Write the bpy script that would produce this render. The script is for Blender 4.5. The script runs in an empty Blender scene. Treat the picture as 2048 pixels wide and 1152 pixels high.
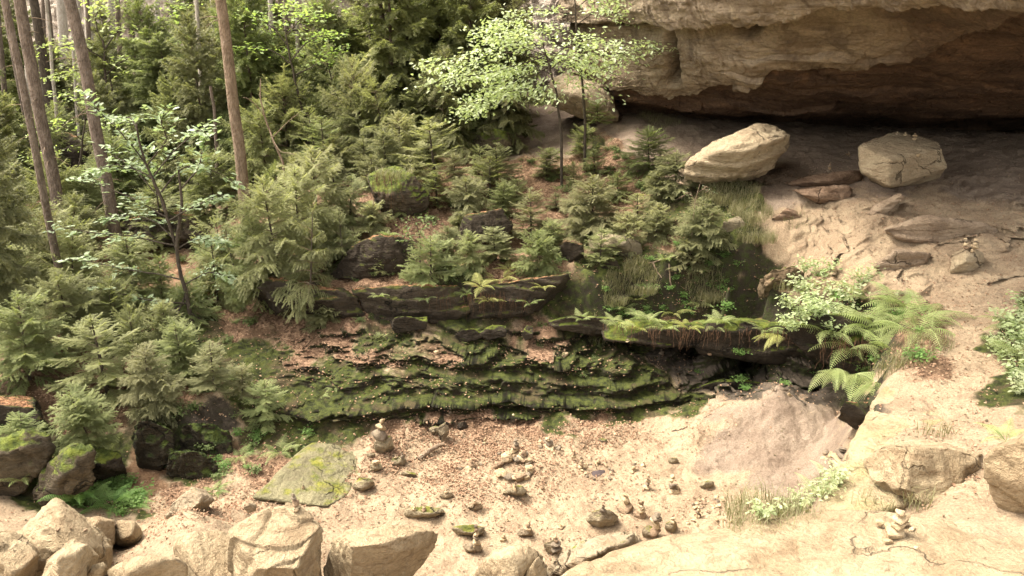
import bpy, bmesh, math, random
import numpy as np
from mathutils import Vector, Matrix

C = bpy.context.scene.collection
SC = bpy.context.scene
# ------------------------------------------------------------------ camera, sky, sun, exposure
FPX = 1518.0; TH = math.radians(18.6); CAM = np.array([0.0, 0.0, 6.0])
cd = bpy.data.cameras.new('camera'); cam = bpy.data.objects.new('camera', cd); C.objects.link(cam)
cd.sensor_width = 36.0; cd.lens = FPX / 2048 * 36.0; cd.clip_start = 0.05; cd.clip_end = 2000
cam.location = CAM; cam.rotation_euler = (math.radians(90) - TH, 0, 0); SC.camera = cam
SUN_EL, SUN_AZ = math.radians(60), math.radians(285)       # azimuth from +Y clockwise: high, from the left
w = bpy.data.worlds.new('World'); SC.world = w; w.use_nodes = True
nt = w.node_tree; nt.nodes.clear()
sky = nt.nodes.new('ShaderNodeTexSky'); sky.sky_type = 'NISHITA'; sky.sun_disc = False
sky.sun_elevation = SUN_EL; sky.sun_rotation = SUN_AZ; sky.dust_density = 4.0; sky.air_density = 1.0
hs = nt.nodes.new('ShaderNodeHueSaturation'); hs.inputs['Saturation'].default_value = 0.25
mx = nt.nodes.new('ShaderNodeMix'); mx.data_type = 'RGBA'; mx.blend_type = 'MULTIPLY'; mx.inputs[0].default_value = 1
mx.inputs[7].default_value = (1.0, 0.93, 0.82, 1)
bg = nt.nodes.new('ShaderNodeBackground'); bg.inputs[1].default_value = 0.15
out = nt.nodes.new('ShaderNodeOutputWorld')
nt.links.new(sky.outputs[0], hs.inputs['Color']); nt.links.new(hs.outputs[0], mx.inputs[6])
nt.links.new(mx.outputs[2], bg.inputs[0]); nt.links.new(bg.outputs[0], out.inputs[0])
sd = bpy.data.lights.new('sun', 'SUN'); sd.energy = 1.3; sd.angle = math.radians(22); sd.color = (1.0, 0.93, 0.80)
sun = bpy.data.objects.new('sun', sd); C.objects.link(sun)
sdir = Vector((math.sin(SUN_AZ) * math.cos(SUN_EL), math.cos(SUN_AZ) * math.cos(SUN_EL), math.sin(SUN_EL)))
sun.rotation_euler = (-sdir).to_track_quat('-Z', 'Y').to_euler(); sun.location = (0, 0, 40)
SC.view_settings.view_transform = 'Standard'; SC.view_settings.look = 'None'
SC.view_settings.gamma = 1.0; SC.view_settings.exposure = 2.3
SC.cycles.max_bounces = 5; SC.cycles.diffuse_bounces = 4; SC.cycles.glossy_bounces = 1
SC.cycles.transmission_bounces = 3; SC.cycles.use_denoising = True
# ------------------------------------------------------------------ maths helpers
rng = np.random.default_rng(7); random.seed(7)
cT, sT = math.cos(TH), math.sin(TH)
def P(u, v, Y):
    t = (v - 576.0) / FPX
    dy, dz = cT - sT * t, -sT - cT * t
    k = Y / dy
    return np.array([(u - 1024.0) / FPX * k, Y, 6.0 + dz * k])
def proj(x, y, z):
    z = z - 6.0
    d = y * cT - z * sT
    return 1024 + FPX * x / d, 576 - FPX * (y * sT + z * cT) / d
def _h(ix, iy, iz, s):
    n = (ix * 374761393 + iy * 668265263 + iz * 2147483647 % 1000003 * 1274126177 + s * 974634777) & 0xffffffff
    n = ((n ^ (n >> 13)) * 1274126177) & 0xffffffff
    n = n ^ (n >> 16)
    return (n & 0xffff).astype(np.float32) / 32767.5 - 1.0
def vnoise(p, s=0):
    p = np.asarray(p, dtype=np.float64); i = np.floor(p).astype(np.int64); f = (p - i).astype(np.float32)
    f = f * f * f * (f * (f * 6 - 15) + 10)
    x, y, z = i[..., 0], i[..., 1], i[..., 2]; fx, fy, fz = f[..., 0], f[..., 1], f[..., 2]
    r = 0
    for a in (0, 1):
        wx = fx if a else 1 - fx
        for b in (0, 1):
            wy = fy if b else 1 - fy
            r = r + wx * wy * (_h(x + a, y + b, z, s) * (1 - fz) + _h(x + a, y + b, z + 1, s) * fz)
    return r
def fbm(p, o=4, s=0, g=0.5):
    r, a = 0, 1.0
    for k in range(o):
        r = r + a * vnoise(np.asarray(p) * (2.03 ** k) + 17.1 * k, s + k); a *= g
    return r
def sstep(a, b, x):
    t = np.clip((x - a) / (b - a), 0, 1); return t * t * (3 - 2 * t)
# ------------------------------------------------------------------ mesh helpers
def link(name, me, parent=None, mats=()):
    o = bpy.data.objects.new(name, me); C.objects.link(o)
    for m in mats: me.materials.append(m)
    if parent: o.parent = parent
    return o
def npmesh(name, V, F, smooth=True, attrs=None, mi=None):
    """V (n,3), F list of (m,k) int arrays"""
    V = np.asarray(V, dtype=np.float32)
    if isinstance(F, np.ndarray): F = [F]
    F = [f for f in F if len(f)]
    me = bpy.data.meshes.new(name); me.vertices.add(len(V)); me.vertices.foreach_set('co', V.ravel())
    idx = np.concatenate([f.ravel() for f in F]).astype(np.int32)
    tot = np.concatenate([np.full(len(f), f.shape[1]) for f in F]).astype(np.int32)
    st = np.concatenate([[0], np.cumsum(tot)[:-1]]).astype(np.int32)
    me.loops.add(len(idx)); me.loops.foreach_set('vertex_index', idx)
    me.polygons.add(len(tot)); me.polygons.foreach_set('loop_start', st); me.polygons.foreach_set('loop_total', tot)
    me.polygons.foreach_set('use_smooth', np.full(len(tot), smooth))
    if mi is not None: me.polygons.foreach_set('material_index', mi.astype(np.int32))
    if attrs:
        for k, a in attrs.items():
            if a.ndim == 1:
                at = me.attributes.new(k, 'FLOAT', 'POINT'); at.data.foreach_set('value', a.astype(np.float32))
            else:
                at = me.attributes.new(k, 'FLOAT_VECTOR', 'POINT'); at.data.foreach_set('vector', a.astype(np.float32).ravel())
    me.update(calc_edges=True); return me
def tag(o, label=None, cat=None, group=None, kind=None):
    if label: o['label'] = label
    if cat: o['category'] = cat
    if group: o['group'] = group
    if kind: o['kind'] = kind
    return o
def empty(name, loc, label, cat, group=None, rz=0.0, sc=None):
    o = bpy.data.objects.new(name, None); C.objects.link(o); o.location = [float(c) for c in loc]
    o.rotation_euler = (0, 0, rz); o.empty_display_size = 0.2
    if sc is not None: o.scale = sc if hasattr(sc, '__len__') else (sc, sc, sc)
    return tag(o, label, cat, group)
def dup(root, kids, loc, rz=0, sc=1, label=None, group=None, tilt=(0, 0)):
    r = root.copy(); C.objects.link(r); r.location = [float(c) for c in loc]
    r.rotation_euler = (tilt[0], tilt[1], rz)
    r.scale = sc if hasattr(sc, '__len__') else (sc, sc, sc)
    if label: r['label'] = label
    if group: r['group'] = group
    elif 'group' in r: del r['group']
    for ch in kids:
        c = ch.copy(); C.objects.link(c); c.parent = r
    return r
def grid_faces(nu, nv):
    a = np.arange(nu * nv).reshape(nu, nv)
    return np.stack([a[:-1, :-1], a[1:, :-1], a[1:, 1:], a[:-1, 1:]], -1).reshape(-1, 4)
def normals_grid(G):
    du = np.gradient(G, axis=0); dv = np.gradient(G, axis=1)
    n = np.cross(du, dv); n /= np.linalg.norm(n, axis=-1, keepdims=True) + 1e-9
    return n
# ------------------------------------------------------------------ materials
def srgb(r, g, b):
    f = lambda c: (c / 255) / 12.92 if c / 255 <= 0.04045 else ((c / 255 + 0.055) / 1.055) ** 2.4
    return (f(r), f(g), f(b), 1)
class NB:
    def __init__(s, name, rough=0.9):
        s.m = bpy.data.materials.new(name); s.m.use_nodes = True; s.t = s.m.node_tree; s.t.nodes.clear()
        s.o = s.n('ShaderNodeOutputMaterial'); s.b = s.n('ShaderNodeBsdfPrincipled')
        s.t.links.new(s.b.outputs[0], s.o.inputs[0]); s.b.inputs['Roughness'].default_value = rough
        s.b.inputs['Specular IOR Level'].default_value = 0.25
    def n(s, k): return s.t.nodes.new(k)
    def l(s, a, b): s.t.links.new(a, b)
    def set(s, sock, v):
        if hasattr(v, 'is_linked') or hasattr(v, 'links'): s.l(v, sock)
        else: sock.default_value = v
    def co(s):
        g = s.n('ShaderNodeNewGeometry'); return g.outputs['Position']
    def obj(s): return s.n('ShaderNodeTexCoord').outputs['Object']
    def nz(s):
        g = s.n('ShaderNodeNewGeometry'); x = s.n('ShaderNodeSeparateXYZ'); s.l(g.outputs['Normal'], x.inputs[0]); return x.outputs[2]
    def noise(s, vec, scale, detail=5, rough=0.55, dist=0.0):
        t = s.n('ShaderNodeTexNoise'); t.inputs['Scale'].default_value = scale; t.inputs['Detail'].default_value = detail
        t.inputs['Roughness'].default_value = rough; t.inputs['Distortion'].default_value = dist; s.l(vec, t.inputs['Vector']); return t.outputs[0]
    def vor(s, vec, scale, feat='F1', outp=0):
        t = s.n('ShaderNodeTexVoronoi'); t.feature = feat; t.inputs['Scale'].default_value = scale; s.l(vec, t.inputs['Vector']); return t.outputs[outp]
    def stretch(s, vec, sx, sy, sz):
        t = s.n('ShaderNodeMapping'); t.inputs['Scale'].default_value = (sx, sy, sz); s.l(vec, t.inputs[0]); return t.outputs[0]
    def math(s, op, a, b=0.0):
        t = s.n('ShaderNodeMath'); t.operation = op; s.set(t.inputs[0], a); s.set(t.inputs[1], b); return t.outputs[0]
    def ramp(s, fac, a, b):
        t = s.n('ShaderNodeMapRange'); t.interpolation_type = 'SMOOTHSTEP'; s.set(t.inputs[0], fac)
        t.inputs[1].default_value = a; t.inputs[2].default_value = b; return t.outputs[0]
    def mix(s, f, a, b, mode='MIX'):
        t = s.n('ShaderNodeMix'); t.data_type = 'RGBA'; t.blend_type = mode; s.set(t.inputs[0], f); s.set(t.inputs[6], a); s.set(t.inputs[7], b); return t.outputs[2]
    def attr(s, name, out=2):
        t = s.n('ShaderNodeAttribute'); t.attribute_name = name; return t.outputs[out]
    def bump(s, h, dist, strength=1.0):
        t = s.n('ShaderNodeBump'); t.inputs['Strength'].default_value = strength; t.inputs['Distance'].default_value = dist
        s.l(h, t.inputs['Height']); s.l(t.outputs[0], s.b.inputs['Normal'])
    def rnd(s):
        return s.n('ShaderNodeObjectInfo').outputs['Random']
def rock_mat(name, c1, c2, stain, moss=0.0, crack=.8, mossc=(0.055, 0.075, 0.015, 1), bump=0.02, strata=1.0, litter=0.0, tex=1.0):
    b = NB(name); co = b.co()
    n1 = b.noise(co, 1.7 * tex, 6, 0.6); n2 = b.noise(b.stretch(co, 1, 1, 5), 2.5 * tex, 6, 0.65, 0.4); n3 = b.noise(co, 28 * tex, 4, 0.7)
    col = b.mix(b.ramp(n1, 0.38, 0.62), c1, c2)
    col = b.mix(b.math('MULTIPLY', b.ramp(n2, 0.5, 0.68), 0.75), col, stain)
    col = b.mix(0.35, col, b.mix(b.ramp(n3, 0.3, 0.7), (0.55, 0.5, 0.45, 1), (1.3, 1.3, 1.3, 1)), 'MULTIPLY')
    if moss:
        m1 = b.noise(co, 3.1, 6, 0.65); m = b.math('ADD', b.math('MULTIPLY', b.nz(), 0.55), b.math('MULTIPLY', m1, 1.3))
        f = b.ramp(m, 1.25 - moss, 1.45 - moss)
        mc = b.mix(b.ramp(b.noise(co, 9, 4), 0.35, 0.65), mossc, (mossc[0] * 2.4, mossc[1] * 2.1, mossc[2] * 1.6, 1))
        col = b.mix(f, col, mc)
    if litter:
        f = b.ramp(b.math('ADD', b.nz(), b.math('MULTIPLY', b.noise(co, 4, 5, .7), 0.8)), 1.5 - litter, 1.65 - litter)
        lc = b.mix(b.ramp(b.noise(co, 22, 3, .7), 0.4, 0.6), (0.10, 0.045, 0.02, 1), (0.36, 0.19, 0.10, 1))
        col = b.mix(f, col, lc)
    n6 = b.noise(co, 3.3 * tex, 8, .72, .8); col = b.mix(b.math('MULTIPLY', b.ramp(n6, .56, .62), .5), col, stain)
    pit = b.ramp(b.vor(co, 13 * tex), .0, .13); col = b.mix(b.math('MULTIPLY', b.math('SUBTRACT', 1.0, pit), .35), col, stain)
    wv = b.n('ShaderNodeVectorMath'); wv.operation = 'ADD'; nn_ = b.n('ShaderNodeTexNoise'); nn_.inputs['Scale'].default_value = 1.3 * tex; nn_.inputs['Detail'].default_value = 6; b.l(co, nn_.inputs['Vector'])
    sc_ = b.n('ShaderNodeVectorMath'); sc_.operation = 'SCALE'; sc_.inputs['Scale'].default_value = 1.1 / tex; b.l(nn_.outputs['Color'], sc_.inputs[0]); b.l(co, wv.inputs[0]); b.l(sc_.outputs[0], wv.inputs[1])
    ln = b.vor(b.stretch(wv.outputs[0], 1, 1, 1.6), .75 * tex, 'DISTANCE_TO_EDGE'); gate = b.ramp(b.noise(co, 1.1 * tex, 2), .47, .56)
    crk = b.math('MULTIPLY', b.math('SUBTRACT', 1.0, b.ramp(ln, .0, .013)), gate); col = b.mix(b.math('MULTIPLY', crk, crack), col, (stain[0] * .35, stain[1] * .33, stain[2] * .3, 1))
    b.set(b.b.inputs['Base Color'], col)
    h = b.math('ADD', b.math('MULTIPLY', b.noise(co, 7 * tex, 8, 0.65), 1.0), b.math('MULTIPLY', b.noise(b.stretch(co, 1, 1, 4), 5 * tex, 5, 0.6, .5), strata))
    h = b.math('ADD', h, b.math('MULTIPLY', n3, 0.25))
    h = b.math('SUBTRACT', h, b.math('MULTIPLY', crk, 1.2 * crack)); b.bump(h, bump * 3); return b.m
# ------------------------------------------------------------------ terrain heights
PROF = {  # photo column -> (photo row, distance) of the ground
 -250: [(1100,6.6),(950,8.4),(850,9.6),(700,11.8),(550,15.5),(400,24),(300,29),(200,40),(120,54)],
 0:   [(1100,6.9),(1000,8.2),(900,9.1),(800,10),(700,11.6),(620,13.4),(550,15.7),(450,20),(380,24.5),(300,28.8),(200,40),(120,54)],
 130: [(1120,7.0),(1040,7.9),(960,9.0),(880,9.7),(790,10.4),(700,11.6),(624,13.6),(560,16),(500,18.6),(420,23),(300,31),(200,41),(120,54)],
 250: [(1100,7.4),(1040,8.2),(985,9.0),(930,9.5),(800,10.4),(650,12.8),(590,14.4),(530,17.3),(480,20),(400,24),(300,31),(200,41),(120,54)],
 370: [(1070,6.5),(1020,7.3),(965,9.2),(930,9.6),(830,9.95),(760,10.8),(650,12.9),(560,15.5),(480,19),(400,22.5),(300,28),(200,37),(120,50)],
 490: [(1060,7.4),(1000,8.5),(950,9.35),(900,9.9),(850,10.4),(780,11.0),(700,12.2),(600,14.6),(520,16.6),(420,19.5),(350,23),(260,27),(180,34),(110,44)],
 600: [(1100,7.5),(1000,8.7),(900,9.95),(850,10.5),(780,11.1),(720,11.9),(660,12.8),(560,14.2),(500,15.4),(420,18),(330,21.5),(240,26),(160,32),(120,38)],
 750: [(1150,7.3),(1000,8.8),(890,10.15),(850,10.6),(800,11.0),(750,11.5),(700,12.1),(655,12.8),(580,13.2),(520,14.4),(440,15.4),(380,16.8),(300,20.5),(210,27),(130,34)],
 880: [(1100,7.8),(1000,8.8),(900,10.1),(845,10.9),(800,11.2),(750,11.65),(700,12.2),(655,12.9),(575,13.3),(510,14.8),(440,16),(380,17.4),(300,21),(210,27),(140,33)],
 1000:[(1150,7.3),(1100,7.8),(1000,8.8),(900,10.1),(822,11.35),(770,11.75),(720,12.2),(690,12.6),(650,13.1),(570,13.5),(500,15),(450,16),(400,17.8),(350,20),(300,22.3),(220,27),(180,31)],
 1120:[(1060,8.2),(900,10.1),(820,11.4),(770,11.8),(710,12.35),(675,12.8),(630,13.2),(570,13.6),(500,15),(440,16.5),(380,18.4),(310,21.2),(240,24.5),(185,29)],
 1250:[(1060,8.2),(950,9.45),(822,11.35),(785,11.75),(740,12.1),(712,12.5),(680,13.4),(640,13.6),(560,13.9),(500,15),(430,17),(350,19),(300,20.6),(235,23)],
 1380:[(1040,8.4),(900,10.1),(815,11.5),(790,11.8),(745,12.3),(716,12.9),(685,13.6),(640,13.8),(560,14.2),(480,14.8),(420,16),(360,17.6),(300,20),(250,22)],
 1500:[(1010,8.5),(930,9.6),(850,10.9),(805,11.8),(785,12.8),(750,13.6),(650,13.9),(570,14.1),(480,14.4),(400,15.8),(350,17.5),(300,19.5),(255,22),(230,26)],
 1570:[(985,8.7),(900,9.8),(830,10.7),(786,11.1)],
 1620:[(960,8.9),(880,9.9),(820,10.7)],
 1650:[(930,9.1),(850,10.2)],
 1700:[(600,11.8),(560,12.4),(500,13),(440,14),(400,15.2),(350,17),(310,18.8),(270,21),(240,26)],
 1790:[(860,7.4),(780,8.4),(720,9.3),(670,10.1),(600,11.3),(540,12.1),(500,12.7),(440,13.8),(400,14.8),(350,16.6),(310,18.6),(270,21),(245,26)],
 1900:[(1080,4.9),(1000,5.5),(900,6.6),(850,7.2),(780,8.2),(700,9.3),(600,10.8),(550,11.6),(500,12.4),(440,13.8),(400,14.9),(340,17),(300,19),(270,20.8),(250,26)],
 2048:[(1080,4.8),(1000,5.4),(900,6.3),(850,6.9),(780,7.8),(700,8.9),(600,10.4),(500,12),(440,13.5),(400,14.6),(340,16.8),(300,18.8),(270,20.6),(250,26)],
 2300:[(1080,4.5),(900,5.9),(780,7.2),(700,8.2),(600,9.5),(500,11.5),(400,14),(300,17.5),(270,20),(250,26)]}
ks = sorted(PROF)
def yint(u, v): L = sorted(PROF[u]); return float(np.interp(v, [a for a, b in L], [b for a, b in L]))
for u0, u1 in zip(ks, ks[1:]):
    if 490 <= u0 and u1 <= 1500:
        lo_, hi_ = max(min(PROF[u0])[0], min(PROF[u1])[0]), min(max(PROF[u0])[0], max(PROF[u1])[0])
        vs = sorted({v for v, Y in PROF[u0] + PROF[u1] if lo_ <= v <= hi_})
        PROF[(u0 + u1) // 2] = [(v, (yint(u0, v) + yint(u1, v)) / 2) for v in vs]
cp = [P(u, v, Y) for u, L in PROF.items() for v, Y in L]
cp += [np.array(p, float) for p in [
 (-4,1.3,1.6),(-2,1.3,1.8),(0,1.3,2.0),(2,1.3,2.6),(4,1.3,2.8),(-4,4,.9),(-1.9,4.0,.9),(-.5,4.5,1.0),(.6,3.6,1.4),(1.5,3.0,2.2),(3.2,3.2,2.5),
 (-.5,6,.35),(.6,5.9,.1),(1.5,5.9,.1),(2.3,6.0,.1),(2.75,6.5,.15),(3.05,7.2,.15),(3.5,8.0,.2),(4.05,8.9,.25),(4.6,9.9,.35),(5.2,10.6,.4),
 (3.35,5.6,1.95),(3.5,6.3,1.93),(3.75,7.0,1.9),(4.15,7.8,1.9),(4.75,8.7,1.88),(5.5,10.0,1.9),(3.6,11.8,.35),(4.4,11.9,.3),(5.2,11.6,.35),(4.6,12.9,1.5),(5.3,12.6,1.75),
 (5.9,10.9,1.75),(-30,20,3),(-30,45,6),(-20,62,8),(0,62,9),(20,62,9),(30,30,5),(20,15,4),(12,6,3),(12,2,3.2),(-12,3,1),(-12,8,1),(0,45,7),(15,45,6)]]
cp = np.array(cp)
def wcoord(x, y):
    return np.stack([x / y * 9.0, np.log(y) * 9.0], -1)
CW = wcoord(cp[:, 0], cp[:, 1])
def rk(d2): return -np.sqrt(d2 + 0.0005)
A = rk(((CW[:, None] - CW[None]) ** 2).sum(-1)); n_ = len(cp)
M_ = np.zeros((n_ + 1, n_ + 1)); M_[:n_, :n_] = A - np.eye(n_) * 0.01; M_[:n_, n_] = 1; M_[n_, :n_] = 1
SOL = np.linalg.solve(M_, np.concatenate([cp[:, 2], [0]]))
def hbase(x, y):
    q = wcoord(x, y).reshape(-1, 2); r = np.empty(len(q))
    for k in range(0, len(q), 40000):
        r[k:k + 40000] = rk(((q[k:k + 40000, None] - CW[None]) ** 2).sum(-1)) @ SOL[:n_] + SOL[n_]
    return r.reshape(np.shape(x))
NA, NY = 820, 760
ta = np.linspace(-1, 1, NA); aa = 0.80 * ta + 0.9 * np.sign(ta) * np.maximum(0, np.abs(ta) - 0.90) ** 1.3 * 10
sy = np.linspace(0, 1, NY)
yk = np.interp(sy, [0, .06, .22, .40, .68, .86, 1], [1.25, 4.2, 7.2, 9.4, 14.0, 25, 62])
AG, YG = np.meshgrid(aa, yk, indexing='ij')
XG = AG * YG
HB = hbase(XG, YG)
for _ in range(3):
    HB[1:-1, 1:-1] = (HB[1:-1, 1:-1] * 2 + HB[2:, 1:-1] + HB[:-2, 1:-1] + HB[1:-1, 2:] + HB[1:-1, :-2]) / 6
p3_ = np.stack([XG, YG, XG * 0], -1)
mp = P(1558, 786, 10.75); rr_ = np.sqrt(((XG - mp[0]) / 1.9) ** 2 + ((YG - mp[1]) / 1.6) ** 2)
mz = .0 + .80 * np.maximum(0, 1 - rr_) ** 1.1 + (.05 * fbm(p3_ * 2.2, 4, 55) - .05 * np.abs(fbm(p3_ * 1.3, 2, 56))) * np.clip((1 - rr_) * 4, 0, 1)
HB = np.where(rr_ < 1, np.maximum(HB, mz + 0 * HB), HB)
p3 = np.stack([XG, YG, XG * 0], -1)
U0, V0 = proj(XG, YG, HB)
# ---- what covers the ground, read off the photo: S sand, L leaf litter, M moss, R bare rock, E earth/needles
PAINT = [(1490,548,'L'),(1475,585,'L'),(1505,530,'L'),(1460,560,'M'),(1520,575,'L'),(950,812,'M'),(1050,808,'M'),(850,832,'M'),(1150,812,'M'),(1250,822,'M'),(790,842,'M'),(300,985,'E'),(360,965,'M'),(420,950,'L'),(250,1002,'M'),(480,940,'L'),(350,985,'L'),(900,822,'L'),(540,930,'L'),(770,860,'L'),(850,850,'L'),(60,980,'M'),(30,860,'M'),(180,920,'M'),(120,760,'L'),(300,760,'L'),(60,640,'E'),(250,530,'E'),(180,560,'E'),(330,560,'E'),(450,600,'L'),(500,700,'M'),(480,640,'L'),(440,560,'L'),
 (380,650,'M'),(330,880,'M'),(400,860,'R'),(380,920,'M'),(290,930,'E'),(160,830,'L'),(230,650,'M'),(120,450,'E'),(300,430,'M'),(400,300,'L'),(200,350,'M'),(100,250,'M'),(300,150,'M'),(450,100,'M'),
 (20,1030,'S'),(250,1060,'S'),(330,1010,'S'),(420,1040,'S'),(380,1100,'S'),(480,980,'S'),(450,920,'L'),(520,850,'M'),(560,780,'M'),(600,700,'L'),(560,720,'M'),(640,660,'L'),(690,655,'L'),(620,830,'M'),(680,850,'M'),(600,880,'M'),
 (700,700,'L'),(760,710,'L'),(760,680,'M'),(680,740,'M'),(640,755,'M'),(760,760,'M'),(850,740,'M'),(850,780,'M'),(900,705,'L'),(930,690,'M'),(980,720,'M'),(950,730,'M'),(1020,700,'M'),(1060,690,'L'),(1000,770,'M'),(1080,740,'M'),(1100,770,'M'),(900,790,'M'),(820,820,'M'),(1180,690,'M'),(1080,680,'L'),(1240,750,'M'),(1200,800,'M'),(1300,815,'M'),(1130,840,'M'),(1400,800,'M'),(1300,740,'M'),(1400,740,'R'),(1330,705,'R'),(1500,740,'R'),(1500,780,'R'),
 (780,880,'S'),(880,860,'S'),(960,845,'L'),(1060,850,'L'),(1180,835,'L'),(830,930,'S'),(900,940,'S'),(980,900,'S'),(1050,890,'S'),(720,1000,'S'),(760,960,'S'),(800,1010,'S'),(900,1010,'S'),(1000,1030,'S'),(1050,1000,'S'),(1120,930,'S'),(1130,1010,'S'),(1250,900,'S'),(1200,880,'S'),(1300,960,'S'),(1280,1000,'S'),(1400,1000,'S'),(1300,860,'S'),(1400,870,'S'),(950,1080,'S'),(1150,1080,'S'),
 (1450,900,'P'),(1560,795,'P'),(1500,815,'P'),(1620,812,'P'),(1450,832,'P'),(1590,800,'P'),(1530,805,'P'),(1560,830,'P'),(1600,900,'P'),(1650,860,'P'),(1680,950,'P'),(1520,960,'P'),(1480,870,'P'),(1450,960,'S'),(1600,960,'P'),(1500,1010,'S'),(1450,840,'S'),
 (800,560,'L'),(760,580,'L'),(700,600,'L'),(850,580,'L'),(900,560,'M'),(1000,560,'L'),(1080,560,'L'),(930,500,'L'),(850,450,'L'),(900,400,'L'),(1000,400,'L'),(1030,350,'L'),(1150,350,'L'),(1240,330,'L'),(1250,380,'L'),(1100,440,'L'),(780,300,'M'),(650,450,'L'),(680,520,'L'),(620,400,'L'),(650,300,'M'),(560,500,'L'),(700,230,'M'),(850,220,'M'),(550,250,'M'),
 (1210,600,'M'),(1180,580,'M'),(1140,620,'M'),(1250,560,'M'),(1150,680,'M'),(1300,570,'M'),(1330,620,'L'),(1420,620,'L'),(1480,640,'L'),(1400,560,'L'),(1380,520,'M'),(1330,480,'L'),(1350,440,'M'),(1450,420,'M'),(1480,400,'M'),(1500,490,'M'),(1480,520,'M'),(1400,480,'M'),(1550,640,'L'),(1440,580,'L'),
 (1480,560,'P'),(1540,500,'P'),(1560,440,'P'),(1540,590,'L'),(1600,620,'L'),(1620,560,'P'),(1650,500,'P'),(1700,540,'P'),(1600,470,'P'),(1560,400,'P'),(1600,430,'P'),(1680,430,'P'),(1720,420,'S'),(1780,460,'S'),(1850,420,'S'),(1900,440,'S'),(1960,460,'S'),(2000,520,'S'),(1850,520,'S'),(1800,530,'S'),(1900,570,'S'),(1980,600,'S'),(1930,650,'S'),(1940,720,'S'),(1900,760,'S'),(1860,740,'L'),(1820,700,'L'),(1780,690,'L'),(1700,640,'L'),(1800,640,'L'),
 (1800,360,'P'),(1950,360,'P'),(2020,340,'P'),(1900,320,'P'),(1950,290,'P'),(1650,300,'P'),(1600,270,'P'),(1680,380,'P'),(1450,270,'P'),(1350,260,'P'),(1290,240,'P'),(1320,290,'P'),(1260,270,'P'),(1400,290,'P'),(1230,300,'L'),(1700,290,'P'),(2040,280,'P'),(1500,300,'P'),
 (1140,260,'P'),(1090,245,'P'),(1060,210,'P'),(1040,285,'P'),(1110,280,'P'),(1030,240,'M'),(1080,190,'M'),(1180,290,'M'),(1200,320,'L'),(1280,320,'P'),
 (1780,780,'S'),(1760,850,'S'),(1850,800,'S'),(1920,830,'S'),(1830,850,'S'),(2000,780,'M'),(2030,700,'M'),(2040,620,'M'),(1990,830,'S'),(1740,900,'S'),(1700,980,'S'),(1800,1000,'S'),(1900,950,'S'),(2000,900,'S'),(2000,1000,'S'),(1850,1050,'S'),(2100,760,'M'),
 (1700,760,'R'),(1650,800,'R'),(1720,820,'R'),(1600,760,'R'),(1500,1100,'S'),(1300,1100,'S'),(700,1100,'S'),(500,1120,'S'),(100,1130,'S'),(1900,1130,'S')]
PAINT = [(a, b_, 'S' if c == 'P' and 1470 < a < 1720 and 420 < b_ < 600 else c) for a, b_, c in PAINT]
TY = 'SLMREP'
pp = np.array([(a, b) for a, b, c in PAINT], float); pc = np.eye(6)[[TY.index(c) for a, b, c in PAINT]]
def cover(u, v, x, y):
    q = np.stack([x, y, x * 0], -1)
    du = 26 * fbm(q * 2.2, 4, 50); dv = 13 * fbm(q * 2.2, 4, 60)
    q2 = np.stack([u + du, v + dv], -1).reshape(-1, 2); r = np.zeros((len(q2), 6), np.float32)
    for k in range(0, len(q2), 40000):
        d = ((q2[k:k + 40000, None] - pp[None]) ** 2); d = d[..., 0] + d[..., 1] * 1.7
        wt = (d + 350.0) ** -2.2 * 1e5
        r[k:k + 40000] = (wt @ pc) / wt.sum(1, keepdims=True)
    return r.reshape(np.shape(u) + (6,))
CV = cover(U0, V0, XG, YG)
rough = CV[..., 2] + CV[..., 3] + 0.6 * CV[..., 4] + 0.5 * CV[..., 1]
soft = 1 - np.clip(rough, 0, 1)
# strata zone mask: the mossy layered wall above the basin, plus bedrock on the right slope
zone = sstep(500, 640, U0) * (1 - sstep(1640, 1700, U0)) * sstep(640, 665, V0) * (1 - sstep(-22, 4, V0 - np.interp(U0, [500, 800, 1200, 1400, 1500, 1560, 1700], [850, 850, 828, 806, 792, 776, 790])))
zoneR = sstep(1520, 1640, U0) * sstep(370, 410, V0) * (1 - sstep(560, 640, V0)) * sstep(-.3, .5, fbm(p3 * 0.7, 3, 5))
H1 = HB + (fbm(p3 * 1.6, 4, 1) * 0.07 + fbm(p3 * 6, 4, 2) * 0.025) * (0.3 + np.clip(rough, 0, 1)) * np.clip(YG / 12, 0.5, 2.5) \
     + fbm(p3 * 2.5, 3, 3) * 0.022 - np.maximum(0, fbm(p3 * 4.2, 2, 6) - .25) * .045 + fbm(p3 * 14, 3, 4) * 0.008
H1 = H1 + 0.12 * np.clip(rough, 0, 1) * np.abs(fbm(p3 * 1.1, 3, 9)) * (YG > 13)
# strata: layers push out towards the basin and break off sharply
sx = XG * 0.035 + 0.25 * np.sin(XG * .55 + 1)
s1 = (H1 + sx * 0.4 + 0.17 * fbm(p3 * np.array([.32, .6, .5]), 2, 21) + 0.03 * fbm(p3 * np.array([1, 1.2, 1]), 3, 22)) / 0.20
f1 = s1 - np.floor(s1); id1 = np.floor(s1)
amp = 0.66 * (0.7 + 0.45 * vnoise(np.stack([XG * .22, id1 * 7.3, id1 * 0], -1), 31))
push = amp * (f1 ** 1.4) * (1 - sstep(0.90, 1.0, f1))
rag = 0.075 * fbm(np.stack([XG * 2.2, YG * 2.2, H1 * 5], -1), 4, 33)
s2 = s1 * 3.1 + 0.5 * fbm(p3 * 1.5, 2, 35); f2 = s2 - np.floor(s2)
push = (push + rag + 0.05 * f2 * (1 - sstep(.85, 1, f2))) * zone
s3 = (H1 - XG * 0.16 + 0.35 * fbm(p3 * np.array([.5, .5, 1]), 3, 41)) / 0.22; f3 = s3 - np.floor(s3)
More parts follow.
